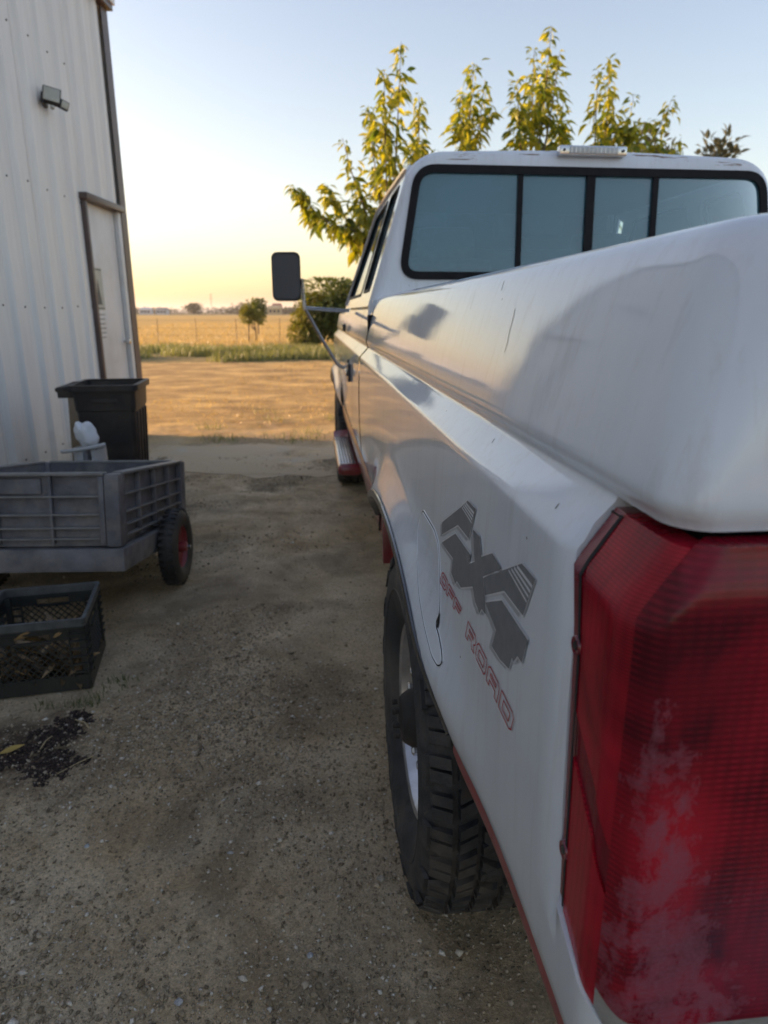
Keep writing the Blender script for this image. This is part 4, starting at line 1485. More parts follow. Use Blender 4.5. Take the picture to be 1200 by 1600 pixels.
# far end wall, back wall, near wall
v, f = wall_mesh(.0, 9.0, .02, EAVE, 0)
end = mesh_obj('end_wall', [(-.02 - q[1] * -1 * 1.0, q[0] * 1 + .02, q[2]) for q in v], f, M['siding'], BLD)
mesh_obj('back_wall', [(-9, .02, 0), (-9, -15, 0), (-9, -15, EAVE), (-9, .02, EAVE)], [(0, 1, 2, 3)], M['siding'], BLD)
mesh_obj('near_wall', [(-9, -15, 0), (0, -15, 0), (0, -15, EAVE), (-9, -15, EAVE)], [(0, 1, 2, 3)], M['siding'], BLD)
# gable roof with a small overhang and a gutter edge
RZ = 4.75
bm = bmesh.new()
A = [bm.verts.new(p) for p in ((.10, .10, EAVE + .0), (-4.5, .10, RZ), (-9.1, .10, EAVE), (.10, -15.1, EAVE), (-4.5, -15.1, RZ), (-9.1, -15.1, EAVE))]
bm.faces.new((A[0], A[1], A[4], A[3])); bm.faces.new((A[1], A[2], A[5], A[4]))
r = bmesh.ops.extrude_face_region(bm, geom=bm.faces[:])
for v in r['geom']:
    if isinstance(v, bmesh.types.BMVert): v.co.z += .06
bm_obj('roof', bm, M['siding'], BLD)
mesh_obj('gable', [(-.0, .0, EAVE), (-9, .0, EAVE), (-4.5, .0, RZ)], [(0, 1, 2)], M['siding'], BLD)
box_obj('eave_trim', (.0, .09, -15, .06, EAVE - .06, EAVE - .002), M['brown'], BLD, bevel=.006)
# door frame: brown head and jambs, white door leaf set back
DF = box_obj('door_frame', (.0, .045, -1.005, -.96, .02, DH + .03), M['brown'], BLD, bevel=.003)
box_obj('door_head', (.0, .075, -1.02, -.105, DH - .02, DH + .035), M['brown'], DF, bevel=.004)
box_obj('door_jamb', (-.06, .03, -.20, -.118, .02, DH - .02), M['doorwhite'], DF, bevel=.003)
door = box_obj('door', (-.055, -.012, -.96, -.202, .03, DH - .02), M['doorwhite'], BLD, bevel=.003)
box_obj('door_seam', (-.054, -.0105, -.2045, -.2015, .03, DH - .03), M['gap'], door)
lathe_obj('door_knob', [(-.012, .012), (.02, .012), (.03, .028), (.055, .028), (.06, .01)], M['chrome'], door, 'X', 20, (0, -.27, 1.02))
st = box_obj('sticker', (-.0118, -.0105, -.915, -.67, 1.33, 1.71), M['sticker'], door)
box_obj('sticker_border', (-.0104, -.0098, -.91, -.675, 1.69, 1.70), M['ink'], st)
box_obj('sticker_border', (-.0104, -.0098, -.91, -.675, 1.340, 1.350), M['ink'], st)
box_obj('sticker_border', (-.0104, -.0098, -.91, -.90, 1.351, 1.689), M['ink'], st)
plate_obj('sticker_figure', [[(-.85, 1.38), (-.79, 1.62), (-.73, 1.38)]], lambda a, b: Vector((-.0097, a, b)), M['ink'], st)
for k in range(6): box_obj('text_line', (-.0118, -.0105, -.905, -.69 - .012 * (k % 3), 1.285 - k * .042, 1.293 - k * .042), M['ink'], st)
# wall screws
bm = bmesh.new()
for i in range(48):
    sp = .96 + .305 * i + .05
    for z in (.25, 1.35, 2.25, 3.3, 4.0):
        if sp > 14.9: continue
        bmesh.ops.create_cone(bm, cap_ends=True, segments=6, radius1=.008, radius2=.006, depth=.006, matrix=Matrix.Translation((.004, -sp, z + random.uniform(-.01, .01))) @ Matrix.Rotation(math.pi / 2, 4, 'Y'))
tag(bm_obj('wall_screws', bm, M['under'], BLD), kind='stuff')

# ---- security light on the wall
FL = empty('flood_light', HF(-2.68, 6.0, 2.90), -YAW, 'black twin head security floodlight fixed high on the ribbed metal wall', 'flood light')
FL.scale = (.8, .8, .8); FL.rotation_euler.x = math.radians(-22)
bx = box_obj('wall_plate', (.03, .065, -.05, .05, -.06, .05), M['black'], FL, bevel=.008)
M['led'] = mat('led_cover', (.36, .36, .31), .3, var=.06, vscale=30, bumps=.1, coat=.4)
def head(name, loc, rz, rx, w, h, mat_led):
    R_ = Matrix.Translation(loc) @ Matrix.Rotation(rz, 4, 'Z') @ Matrix.Rotation(rx, 4, 'X')
    bm = bmesh.new(); add_box(bm, -w / 2, w / 2, 0, .05, -h / 2, h / 2, mtx=R_, bevel=.012)
    o = bm_obj(name, bm, M['black'], FL, smooth=True, sharp=40)
    bm = bmesh.new(); add_box(bm, -w / 2 + .010, w / 2 - .010, -.004, .003, -h / 2 + .010, h / 2 - .010, mtx=R_, bevel=.006)
    bm_obj('led_cover', bm, mat_led, o, smooth=True, sharp=40)
    return o
head('lamp_head', (.13, -.03, .03), math.radians(28), math.radians(12), .165, .14, M['led'])
head('lamp_head', (.22, .06, -.015), math.radians(50), math.radians(20), .085, .085, M['led'])
tube_obj('arm', [(.06, 0, -.02), (.12, .03, -.03), (.17, .07, -.02)], .014, M['black'], FL)
lathe_obj('motion_sensor', [(.0, .001), (.0, .02), (-.025, .02), (-.035, .001)], M['led'], FL, 'Z', 14, (.12, .02, -.055))

# ============================================================ THINGS BY THE WALL
M['bin'] = mat('bin_plastic', (.020, .017, .017), .5, var=.25, vscale=12, bumps=.15, dirt=(.10, .08, .06), dscale=5, damt=.4)
BIN = empty('trash_bin', HF(-1.90, 4.80), -YAW + math.radians(9), 'black wheeled trash bin with open top in front of the white door', 'trash bin')
BIN.scale = (.9, .9, .96)
BH = .87
def ring_pts(w, d, r=.04, n=4): return rrect(-w / 2, w / 2, -d / 2, d / 2, r, n)
bm = bmesh.new(); rings = []
for z, w, d in ((.03, .34, .40), (.06, .35, .41), (.55, .405, .475), (.70, .42, .495), (.705, .435, .51), (.80, .445, .52), (BH, .455, .535)):
    rings.append([bm.verts.new((x, y, z)) for x, y in ring_pts(w, d)])
for z, w, d in ((BH, .43, .51), (.10, .33, .39)):
    rings.append([bm.verts.new((x, y, z)) for x, y in ring_pts(w, d, .035)])
for A, B in zip(rings, rings[1:]):
    for k in range(len(A)): bm.faces.new((A[k], A[(k + 1) % len(A)], B[(k + 1) % len(A)], B[k]))
bm.faces.new(rings[0][::-1]); bm.faces.new(rings[-1])
body = bm_obj('bin_body', bm, M['bin'], BIN, smooth=True, sharp=35)
bm = bmesh.new(); A = [bm.verts.new((x, y, BH + .012)) for x, y in ring_pts(.50, .575, .05)]; B = [bm.verts.new((x, y, BH - .028)) for x, y in ring_pts(.50, .575, .05)]
C = [bm.verts.new((x, y, BH + .012)) for x, y in ring_pts(.43, .51, .035)]; D = [bm.verts.new((x, y, BH - .028)) for x, y in ring_pts(.44, .52, .035)]
for k in range(len(A)):
    q = (k + 1) % len(A)
    bm.faces.new((A[k], A[q], B[q], B[k])); bm.faces.new((A[k], A[q], C[q], C[k])); bm.faces.new((B[k], B[q], D[q], D[k]))
bm_obj('rim', bm, M['bin'], BIN, smooth=True, sharp=35)
for y in (-.17, -.06, .06, .17):
    box_obj('rib', (.195, .222, y - .012, y + .012, .10, .70), M['bin'], BIN, bevel=.004, mtx=Matrix.Translation((-.036, 0, 0)) @ Matrix.Rotation(math.radians(3.0), 4, 'Y'))
tube_obj('handle', [(-.24, -.22, BH - .01), (-.33, -.21, BH - .02), (-.335, .21, BH - .02), (-.24, .22, BH - .01)], .018, M['bin'], BIN)
for y in (-.21, .21): box_obj('handle_bracket', (-.33, -.22, y - .016, y + .016, BH - .075, BH + .0), M['bin'], BIN, bevel=.006)
for y in (-.21, .21):
    w = lathe_obj('wheel', [(-.02, .10), (.02, .10), (.02, .06), (.0, .055), (0, .01)], M['rubber'], BIN, 'Y', 28, (-.17, y, .10))
box_obj('embossed_plate', (-.09, .09, -.262, -.248, .755, .785), M['bin'], BIN, bevel=.004)

M['tan_board'] = mat('tan_board', (.24, .185, .13), .8, var=.2, vscale=6, bumps=.2)
BO = box_obj('leaning_board', (-.10, .10, -.010, .010, 0, .76), M['tan_board'], None, bevel=.003)
BO.location = HF(-2.33, 5.20, .0); BO.rotation_euler = (math.radians(-5), 0, math.radians(-14))
tag(BO, 'narrow tan board standing between the black bin and the metal wall', 'board')

# white gas cylinder
M['tank'] = mat('tank_paint', (.44, .45, .46), .4, var=.1, vscale=10, bumps=.1, dirt=(.3, .22, .16), dscale=5, damt=.5, coat=.3)
TK = empty('gas_cylinder', HF(-1.80, 4.12), 0, 'white gas cylinder with collar handle standing before the black bin', 'gas cylinder')
TK.scale = (.9, .9, .86)
lathe_obj('cylinder_body', [(.03, .13), (.05, .145), (.09, .152), (.36, .152), (.43, .140), (.475, .105), (.50, .05), (.505, .02)], M['tank'], TK, 'Z', 40, sharp=60)
lathe_obj('foot_ring', [(.0, .105), (.045, .105), (.045, .10), (.0, .10)], M['tank'], TK, 'Z', 32, closed=True)
bm = bmesh.new()
for a0 in (10, 130, 250):
    for dz0, dz1 in ((.46, .60),):
        pass
for a0, a1 in ((-70, 80), (110, 260)):
    n = 14; g = []
    for k in range(n + 1):
        a = math.radians(a0 + (a1 - a0) * k / n)
        z0 = .47; z1 = .60
        g.append([bm.verts.new((r * math.cos(a), r * math.sin(a), z)) for r, z in ((.100, z0), (.108, z0), (.104, z1), (.098, z1))])
    for k, (A, B) in enumerate(zip(g, g[1:])):
        for q in range(4):
            bm.faces.new((A[q], A[(q + 1) % 4], B[(q + 1) % 4], B[q]))
bm_obj('collar', bm, M['tank'], TK, smooth=True, sharp=40)
tube_obj('collar_handle', [(-.16, -.07, .588), (-.05, -.105, .604), (.06, -.105, .622), (.12, -.06, .632)], .014, M['tank'], TK)
vlv = lathe_obj('valve', [(.49, .022), (.56, .018), (.56, .03), (.59, .03)], M['chrome'], TK, 'Z', 16)
tube_obj('valve_outlet', [(0, 0, .53), (.05, -.04, .53)], .014, M['under'], vlv)
# crumpled white plastic over the valve
M['plastic_bag'] = mat('white_plastic_film', (.68, .70, .73), .35, var=.05, bumps=.3, bscale=30, bdist=.01)
bm = bmesh.new(); bmesh.ops.create_icosphere(bm, subdivisions=4, radius=1)
for v in bm.verts:
    p = v.co.copy()
    k = 1 + .20 * noise.noise(p * 1.6 + Vector((3, 1, 2))) + .14 * noise.noise(p * 4.0) 
    v.co = Vector((p.x * .060 * k - .02 * p.z, p.y * .055 * k, p.z * .088 * k))
    if p.z > .55: v.co.z += .030 * (p.z - .55) * 2 * (abs(p.x) * 2.2 - .5)
bg_ = bm_obj('plastic_bag', bm, M['plastic_bag'], None, smooth=True)
bg_.location = HF(-1.80, 4.10, .595)
tag(bg_, 'crumpled white plastic bag sitting on top of the gas cylinder', 'plastic bag')

# ============================================================ DUMP CART
M['cart'] = mat('cart_plastic', (.125, .125, .14), .6, var=.38, vscale=9, bumps=.2, dirt=(.30, .265, .225), dscale=7, damt=.7)
M['cart_rim'] = mat('cart_plastic_rim', (.20, .195, .19), .55, var=.2, vscale=12, bumps=.15)
CT = empty('garden_cart', HF(-1.49, 3.20, .19), -YAW, 'grey ribbed plastic garden cart with red wheel hubs before the metal wall', 'garden cart')
CT.rotation_euler = (math.radians(-9.2), 0, -YAW + math.radians(2))
CW = .36; CY0, CY1 = -.55, .45; CZ0, CZ1 = .10, .405
t_ = .012
tub = box_obj('tub_floor', (-CW + .01, CW - .01, CY0 + .01, CY1 - .01, CZ0 + .004, CZ0 + .03), M['cart'], CT)
def cart_wall(name, horiz, fixed, a0, a1, out, bigplate=False):
    """one ribbed side: sheet, vertical and horizontal ribs, all as part and sub-parts"""
    def bxx(nm, u0, u1, d0, d1, z0, z1, m, par, bev=.003):
        d0, d1 = sorted((fixed + out * d0, fixed + out * d1))
        dims = (u0, u1, d0, d1, z0, z1) if horiz else (d0, d1, u0, u1, z0, z1)
        return box_obj(nm, dims, m, par, bevel=bev)
    sh = bxx(name, a0, a1, -.008, .0, CZ0 + .002, CZ1 - .004, M['cart'], CT, 0)
    L = a1 - a0
    nv = 4 if not horiz else 3
    for k in range(nv + 1):
        u = a0 + L * k / nv
        w = .022 if k in (0, nv) else .006
        u0 = max(a0, u - w); u1 = min(a1, u + w)
        bxx('upright_rib', u0, u1, .001, .030 if k in (0, nv) else .024, CZ0 + .012, CZ1 - .010, M['cart'], sh)
    for z in (.135, .180, .235, .31):
        bxx('cross_rib', a0 + .01, a1 - .01, .001, .026, z - .004, z + .004, M['cart_rim'], sh)
    bxx('top_lip', a0 - .005, a1 + .005, -.012, .034, CZ1 - .009, CZ1 + .004, M['cart_rim'], sh, .004)
    if bigplate:
        bxx('raised_plate', a0 + .06, a0 + .40, .002, .012, .32, .385, M['cart'], sh, .006)
    return sh
w_front = cart_wall('front_wall', True, CY0, -CW + .031, CW - .031, -1, True)
w_back = cart_wall('back_wall', True, CY1, -CW + .031, CW - .031, 1)
w_right = cart_wall('side_wall', False, CW, CY0 + .031, CY1 - .031, 1)
w_left = cart_wall('side_wall', False, -CW, CY0 + .031, CY1 - .031, -1)
for sx_ in (-1, 1):
    for sy_, yy in ((-1, CY0), (1, CY1)):
        x0, x1 = sorted((sx_ * (CW - .030), sx_ * (CW + .032))); y0, y1 = sorted((yy - sy_ * .030, yy + sy_ * .032))
        box_obj('corner_post', (x0, x1, y0, y1, CZ0, CZ1 - .002), M['cart'], CT, bevel=.012)
# deck band below, a little wider
bm = bmesh.new(); add_box(bm, -CW - .045, CW + .045, CY0 - .045, CY1 + .045, .0, CZ0 - .004, bevel=.008)
bm_obj('deck', bm, M['cart'], CT, smooth=True, sharp=40)
tube_obj('axle', [(-.48, 0, 0), (.48, 0, 0)], .011, M['under'], CT)
for y in (-.1, .1):
    for x in (-.3, .3): box_obj('axle_bracket', (x - .02, x + .02, y - .008, y + .008, -.02, .01), M['under'], CT)
tube_obj('drawbar', [(0, .3, -.02), (0, .8, -.05), (0, 1.15, -.03), (0, 1.2, .02)], .014, M['under'], CT)
M['cart_tyre'] = mat('cart_tyre', (.022, .022, .023), .6, var=.3, vscale=20, bumps=.25, dirt=(.12, .1, .08), dscale=6, damt=.5)
M['cart_rim_red'] = mat('cart_rim_red', (.26, .025, .035), .45, var=.2, vscale=15, coat=.3, dirt=(.2, .14, .1), dscale=8, damt=.4)
for s_ in (-1, 1):
    w = bpy.data.objects.new('wheel', None); link(w, CT); w.location = (s_ * .455, 0, 0)
    if s_ > 0: w.rotation_euler = (0, 0, math.pi)
    # local: outer face towards -x
    def o_(p): return [(a, r) for a, r in p]
    lathe_obj('tyre', [(-.035, .105), (-.046, .13), (-.046, .155), (-.036, .175), (-.02, .186), (0, .19), (.02, .186), (.036, .175), (.046, .155), (.046, .13), (.035, .105), (.0, .10)], M['cart_tyre'], w, 'X', 56, closed=True, sharp=60)
    bm = bmesh.new()
    for k in range(36):
        a = 2 * math.pi * k / 36
        for sd in (-1, 1):
            aa = a + (sd * .04)
            add_box(bm, sd * .006 if sd > 0 else -.034, .034 if sd > 0 else -.006, -.006, .006, .183, .1915, mtx=Matrix.Rotation(aa, 4, 'X'))
    bm_obj('tread', bm, M['cart_tyre'], w)
    rim = lathe_obj('rim', [(-.036, .108), (-.030, .104), (-.012, .098), (-.006, .06), (-.014, .045), (-.014, .028)], M['cart_rim_red'], w, 'X', 40, sharp=50, cap=False)
    lathe_obj('rim_back', [(.036, .108), (.012, .098), (.006, .03)], M['cart_rim_red'], w, 'X', 40, sharp=50, cap=False)
    lathe_obj('hub', [(-.012, .028), (-.05, .024), (-.056, .018)], M['cart_rim_red'], w, 'X', 24)
    lathe_obj('axle_nut', [(-.056, .010), (-.072, .010), (-.074, .006)], M['chrome'], w, 'X', 8)
    for k in range(4):
        a = 2 * math.pi * (k + .3) / 4
        lathe_obj('bolt', [(-.006, .007), (-.018, .007)], M['chrome'], w, 'X', 6, (0, .075 * math.cos(a), .075 * math.sin(a)))

# ============================================================ MILK CRATE
M['crate'] = mat('crate_plastic', (.019, .022, .021), .5, var=.25, vscale=15, bumps=.1, dirt=(.09, .08, .065), dscale=6, damt=.35)
M['crate_rim'] = mat('crate_worn_rim', (.085, .093, .095), .5, var=.3, vscale=25, bumps=.1)
CR = empty('milk_crate', (-1.02, 2.44, 0), math.radians(8), 'dark lattice-sided milk crate holding dead leaves, in front of the cart', 'crate')
cw, ch = .168, .280
def crate_side(k):
    """side k of 4 as one part, with handle hole, lattice, bands"""
    Rm = Matrix.Rotation(math.pi / 2 * k, 4, 'Z')
    def bx_(bm, x0, x1, z0, z1, y0=-.006, y1=.0):
        add_box(bm, x0, x1, -cw + y0, -cw + y1, z0, z1, mtx=Rm)
    bm = bmesh.new()
    bx_(bm, -cw, cw, .004, .062)                      # solid foot band
    bx_(bm, -cw, cw, .230, .252)
    bx_(bm, -cw, -.058, .205, .232); bx_(bm, .058, cw, .205, .232)   # handle cut between
    bx_(bm, -.06, .06, .196, .206, -.012, .0)
    for x in (-.118, -.112, .112, .118):
        pass
    side = bm_obj('crate_side', bm, M['crate'], CR)
    bm = bmesh.new()
    z0, z1 = .060, .205; x0, x1 = -.118, .118
    st = .0215
    n = int((x1 - x0 + (z1 - z0)) / st) + 1
    for sgn in (1, -1):
        for i in range(-8, n + 8):
            c = x0 + i * st * 1.25
            # line x = c + sgn*(z - z0)
            za, zb_ = z0, z1
            xa, xb = c, c + sgn * (z1 - z0)
            if sgn > 0:
                if xa < x0: za = z0 + (x0 - xa); xa = x0
                if xb > x1: zb_ = z1 - (xb - x1); xb = x1
            else:
                if xa > x1: za = z0 + (xa - x1); xa = x1
                if xb < x0: zb_ = z1 - (x0 - xb); xb = x0
            if zb_ - za < .01 or xa > x1 + 1e-4 or xa < x0 - 1e-4 or xb < x0 - 1e-4 or xb > x1 + 1e-4: continue
            yy = -cw - .002 - (.0006 if sgn > 0 else 0)
            hw = .0016
            p = [Vector((xa, yy - .002, za)), Vector((xb, yy - .002, zb_))]
            d = (p[1] - p[0]).normalized(); nn = Vector((-d.z, 0, d.x)) * hw; dy = Vector((0, .004, 0))
            v = [bm.verts.new(Rm @ q) for q in (p[0] - nn, p[0] + nn, p[1] + nn, p[1] - nn, p[0] - nn + dy, p[0] + nn + dy, p[1] + nn + dy, p[1] - nn + dy)]
            for q in ((0, 1, 2, 3), (7, 6, 5, 4), (0, 3, 7, 4), (1, 2, 6, 5)): bm.faces.new([v[i_] for i_ in q])
    bm_obj('lattice', bm, M['crate'], side)
    for x in (-1, 1):      # ladder-like corner bars
        bm = bmesh.new()
        xa, xb = sorted((x * .118, x * (cw + .002)))
        add_box(bm, x * .118 - .003, x * .118 + .003, -cw - .012, -cw, .05, .25, mtx=Rm)
        for z in (.075, .105, .135, .165, .195, .222):
            add_box(bm, xa, xb, -cw - .012, -cw + .001, z - .003, z + .003, mtx=Rm)
        bm_obj('corner_ladder', bm, M['crate'], side)
    bm = bmesh.new()
    for z in (.238, .250, .262):
        add_box(bm, -cw - .005, cw + .005, -cw - .010, -cw - .001, z - .002, z + .002, mtx=Rm)
    bm_obj('rim_rib', bm, M['crate'], side)
for k in range(4): crate_side(k)
bm = bmesh.new()
A = [bm.verts.new((x, y, ch)) for x, y in rrect(-cw - .012, cw + .012, -cw - .012, cw + .012, .015, 3)]
B = [bm.verts.new((x, y, ch)) for x, y in rrect(-cw + .002, cw - .002, -cw + .002, cw - .002, .012, 3)]
C = [bm.verts.new((x, y, ch - .028)) for x, y in rrect(-cw - .010, cw + .010, -cw - .010, cw + .010, .015, 3)]
D = [bm.verts.new((x, y, ch - .03)) for x, y in rrect(-cw + .002, cw - .002, -cw + .002, cw - .002, .012, 3)]
for k in range(len(A)):
    q = (k + 1) % len(A)
    bm.faces.new((A[k], A[q], B[q], B[k])); bm.faces.new((A[k], A[q], C[q], C[k])); bm.faces.new((B[k], B[q], D[q], D[k]))
bm_obj('rim', bm, M['crate_rim'], CR)
for x in (-1, 1):
    for y in (-1, 1):
        x0, x1 = sorted((x * (cw - .02), x * (cw + .001))); y0, y1 = sorted((y * (cw - .02), y * (cw + .001)))
        box_obj('corner_post', (x0, x1, y0, y1, .0, ch - .031), M['crate'], CR, bevel=.003)
box_obj('crate_bottom', (-cw + .005, cw - .005, -cw + .005, cw - .005, .006, .014), M['crate'], CR)

# dead leaves
M['dead_leaf'] = leaf_mat('dead_leaf', (.10, .065, .035), (.30, .20, .11), .15)
M['tan_leaf'] = leaf_mat('tan_leaf', (.42, .27, .13), (.50, .33, .17), .15)
def leaf_verts(L, W, fold, droop, curl=0.0):
    """lanceolate leaf along +y, 10 verts"""
    vs = []
    for t, w in ((0, .05), (.22, .75), (.48, 1.0), (.75, .62), (1, .02)):
        y = L * t; z = -droop * L * t * t
        vs.append((-W * w * .5, y, z + fold * W * w * .5)); vs.append((0, y, z)); vs.append((W * w * .5, y, z + fold * W * w * .5))
    fs = []
    for k in range(4):
        a = 3 * k
        fs += [(a, a + 1, a + 4, a + 3), (a + 1, a + 2, a + 5, a + 4)]
    return vs, fs
def rand_rot(rng):
    from mathutils import Quaternion
    q = Quaternion((rng.normal(), rng.normal(), rng.normal(), rng.normal())); q.normalize(); return q.to_matrix().to_4x4()
def leaf_heap(name, n, place, L, material, parent=None, seed=3):
    rng = np.random.default_rng(seed)
    vs = []; fs = []
    for i in range(n):
        lv, lf = leaf_verts(L * rng.uniform(.6, 1.2), L * rng.uniform(.25, .42), rng.uniform(.1, .9), rng.uniform(-.4, .9))
        mt = Matrix.Translation(place(rng)) @ Matrix.Rotation(rng.uniform(0, 6.28), 4, 'Z') @ Matrix.Rotation(rng.uniform(-.7, .7), 4, 'X') @ Matrix.Rotation(rng.uniform(-.8, .8), 4, 'Y')
        k = len(vs)
        vs += [tuple(mt @ Vector(v)) for v in lv]; fs += [tuple(j + k for j in f) for f in lf]
    return mesh_obj(name, vs, fs, material, parent)
cr_loc = Vector(CR.location); cr_rz = Matrix.Rotation(CR.rotation_euler.z, 3, 'Z')
hp = leaf_heap('dead_leaves', 420, lambda r: cr_loc + cr_rz @ Vector((r.uniform(-.14, .14), r.uniform(-.14, .14), r.uniform(.02, .15) * (.6 + .4 * r.random()))), .07, M['dead_leaf'])
tag(hp, 'brown dead leaves heaped inside the milk crate', kind='stuff')
# the pale leaf poking out of the handle hole
lv, lf = leaf_verts(.125, .042, .25, .12)
po = mesh_obj('dead_leaf', lv, lf, M['tan_leaf'])
po.location = cr_loc + cr_rz @ Vector((-.055, -cw - .014, .226)); po.rotation_euler = (math.radians(18), math.radians(-52), CR.rotation_euler.z - math.radians(88))
tag(po, 'long tan dead leaf poking out of the crate\'s handle slot', 'leaf')
lv, lf = leaf_verts(.05, .03, .25, .12)
po = mesh_obj('dead_leaf', lv, lf, M['tan_leaf'])
po.location = cr_loc + cr_rz @ Vector((.07, -cw - .016, .222)); po.rotation_euler = (math.radians(20), math.radians(-60), CR.rotation_euler.z - math.radians(80))
tag(po, 'short curled tan leaf at the right end of the crate\'s handle slot', 'leaf')

# ---- dark mulch spill in front of the crate
M['mulch'] = grav_mat('dark_mulch', [(0, (.014, .008, .007)), (.6, (.04, .022, .018)), (1, (.085, .055, .042))])
def mulch_d(x, y):
    # two lobes with ragged edges
    n_ = .9 * noise.noise(Vector((x * 14, y * 14, 1))) + .9 * noise.noise(Vector((x * 40, y * 40, 4)))
    d = -9
    for cx, cy, rx, ry in ((-.84, 2.02, .085, .105), (-.80, 1.84, .10, .075), (-1.0, 1.90, .16, .08), (-.92, 1.93, .10, .06)):
        d = max(d, 1 - math.hypot((x - cx) / rx, (y - cy) / ry))
    return 1.0 if d + n_ * .75 > .12 else 0.0
def flakes(name, n, region, smin, smax, material, dens, seed):
    return stones(name, n, region, smin, smax, material, dens, seed, 2.0)
ml = flakes('mulch', 5200, (-1.25, -.66, 1.7, 2.16), .0022, .0085, M['mulch'], mulch_d, 9)
tag(ml, 'dark brown mulch spilled on the dirt before the crate', kind='stuff')
M['yellow_leaf'] = leaf_mat('yellow_leaf', (.42, .29, .08), (.48, .33, .10), .2)
lv, lf = leaf_verts(.075, .026, .35, -.1)
yl = mesh_obj('fallen_leaf', lv, lf, M['yellow_leaf']); yl.location = (-.985, 1.905, .016); yl.rotation_euler = (.1, .2, math.radians(-72))
tag(yl, 'yellow fallen leaf lying on the dark mulch spill', 'leaf')
# straws and twigs
M['straw'] = mat('straw_stalk', (.36, .28, .17), .8, var=.2, bumps=0)
def twig(pts, r, label, m=None):
    o = tube_obj('twig', [(x, y, gz(x, y) + r + z) for x, y, z in pts], r, m or M['straw'], None, 5)
    return tag(o, label, 'twig', 'twigs and straws on the dirt')
twig([(-.815, 2.075, .012), (-.78, 2.06, .008), (-.755, 2.025, .004)], .0022, 'pale straw on the mulch just under the crate corner')
twig([(-.78, 1.80, .004), (-.73, 1.85, .005), (-.70, 1.875, .005)], .002, 'thin straw pointing away right of the mulch spill')
twig([(-.355, 1.345, .004), (-.335, 1.338, .006), (-.318, 1.348, .004)], .0016, 'short bent straw in the open dirt left of the rear tyre')
twig([(-.615, 1.20, .003), (-.60, 1.215, .004), (-.595, 1.24, .003)], .0015, 'forked dry stalk at the lower left of the picture')
twig([(-.87, 1.92, .01), (-.866, 1.96, .014), (-.86, 1.99, .008)], .0022, 'upright light twig crossing the mulch spill')
twig([(-.64, 1.12, .003), (-.61, 1.125, .004)], .0014, 'tiny twig nearest the lower left corner')
rng = np.random.default_rng(55); vs = []; fs = []
for i in range(420):
    x = rng.uniform(-1.5, .3); y = rng.uniform(.9, 5.5); a = rng.uniform(0, 6.28); L_ = rng.uniform(.006, .028); w_ = rng.uniform(.0006, .0014)
    b = a + rng.normal() * .5; z = gz(x, y) + .004
    p0 = Vector((x, y, z)); p1 = p0 + Vector((math.cos(a), math.sin(a), rng.uniform(-.05, .25))) * L_ * .5; p2 = p1 + Vector((math.cos(b), math.sin(b), rng.uniform(-.3, .1))) * L_ * .5
    n_ = Vector((-math.sin(a), math.cos(a), .3)) * w_; k = len(vs)
    vs += [p0 - n_, p0 + n_, p1 + n_, p1 - n_, p2 + n_ * .6, p2 - n_ * .6]; fs += [(k, k + 1, k + 2, k + 3), (k + 3, k + 2, k + 4, k + 5)]
tag(mesh_obj('straw_litter', vs, fs, M['straw']), 'tiny bits of dry straw littered over the dirt yard', kind='stuff')
# blades of grass at the crate foot
M['grass'] = leaf_mat('green_grass', (.05, .09, .03), (.12, .15, .05), .3)
def blades(name, n, place, hmin, hmax, w, material, seed, lean=.5, label=None):
    rng = np.random.default_rng(seed); vs = []; fs = []
    for i in range(n):
        x, y = place(rng); z = gz(x, y) if abs(x) < 6 and y < 9 else 0
        h = rng.uniform(hmin, hmax); a = rng.uniform(0, 6.28); dx, dy = math.cos(a), math.sin(a)
        l = lean * h * rng.uniform(.2, 1.2); b = rng.uniform(0, 6.28); ex, ey = math.cos(b) * l, math.sin(b) * l
        k = len(vs); w_ = w * rng.uniform(.6, 1.3)
        vs += [(x - dx * w_, y - dy * w_, z), (x + dx * w_, y + dy * w_, z), (x + ex * .4 + dx * w_ * .7, y + ey * .4 + dy * w_ * .7, z + h * .6), (x + ex * .4 - dx * w_ * .7, y + ey * .4 - dy * w_ * .7, z + h * .6), (x + ex, y + ey, z + h * .95)]
        fs += [(k, k + 1, k + 2, k + 3), (k + 3, k + 2, k + 4)]
    o = mesh_obj(name, vs, fs, material)
    return tag(o, label, kind='stuff')
gl = [(-.80, 2.20, .035), (-.775, 2.25, .04), (-.93, 2.185, .035), (-.84, 2.18, .03), (-.73, 2.33, .03)]
def pl(r):
    c = gl[r.integers(0, len(gl))]; return c[0] + r.normal() * c[2], c[1] + r.normal() * c[2] * .5
blades('grass', 230, pl, .01, .035, .0012, M['grass'], 4, .6, 'short green grass at the foot of the crate')
# ============================================================ YARD EDGE, FIELD
M['dry'] = leaf_mat('dry_grass', (.30, .21, .10), (.52, .38, .19), .3)
M['weed'] = leaf_mat('grey_green_weeds', (.11, .14, .065), (.24, .24, .11), .3)
def cl(rng, cs, s): 
    c = cs[rng.integers(0, len(cs))]; return c[0] + rng.normal() * s, c[1] + rng.normal() * s
rr_ = random.Random(4)
tc = [tuple(HF(rr_.uniform(-2.2, .4), rr_.uniform(6.9, 9.5)))[:2] for _ in range(16)]
blades('yard_weeds', 700, lambda r: cl(r, tc, .10), .02, .11, .003, M['weed'], 6, .7, 'small weed tufts along the concrete edge')
tc2 = [tuple(HF(rr_.uniform(-3.2, .6), rr_.uniform(8.5, 19)))[:2] for _ in range(120)]
blades('dry_grass', 5000, lambda r: cl(r, tc2, .5), .01, .045, .005, M['dry'], 7, .9, 'sparse dry grass over the sunlit bare lot')
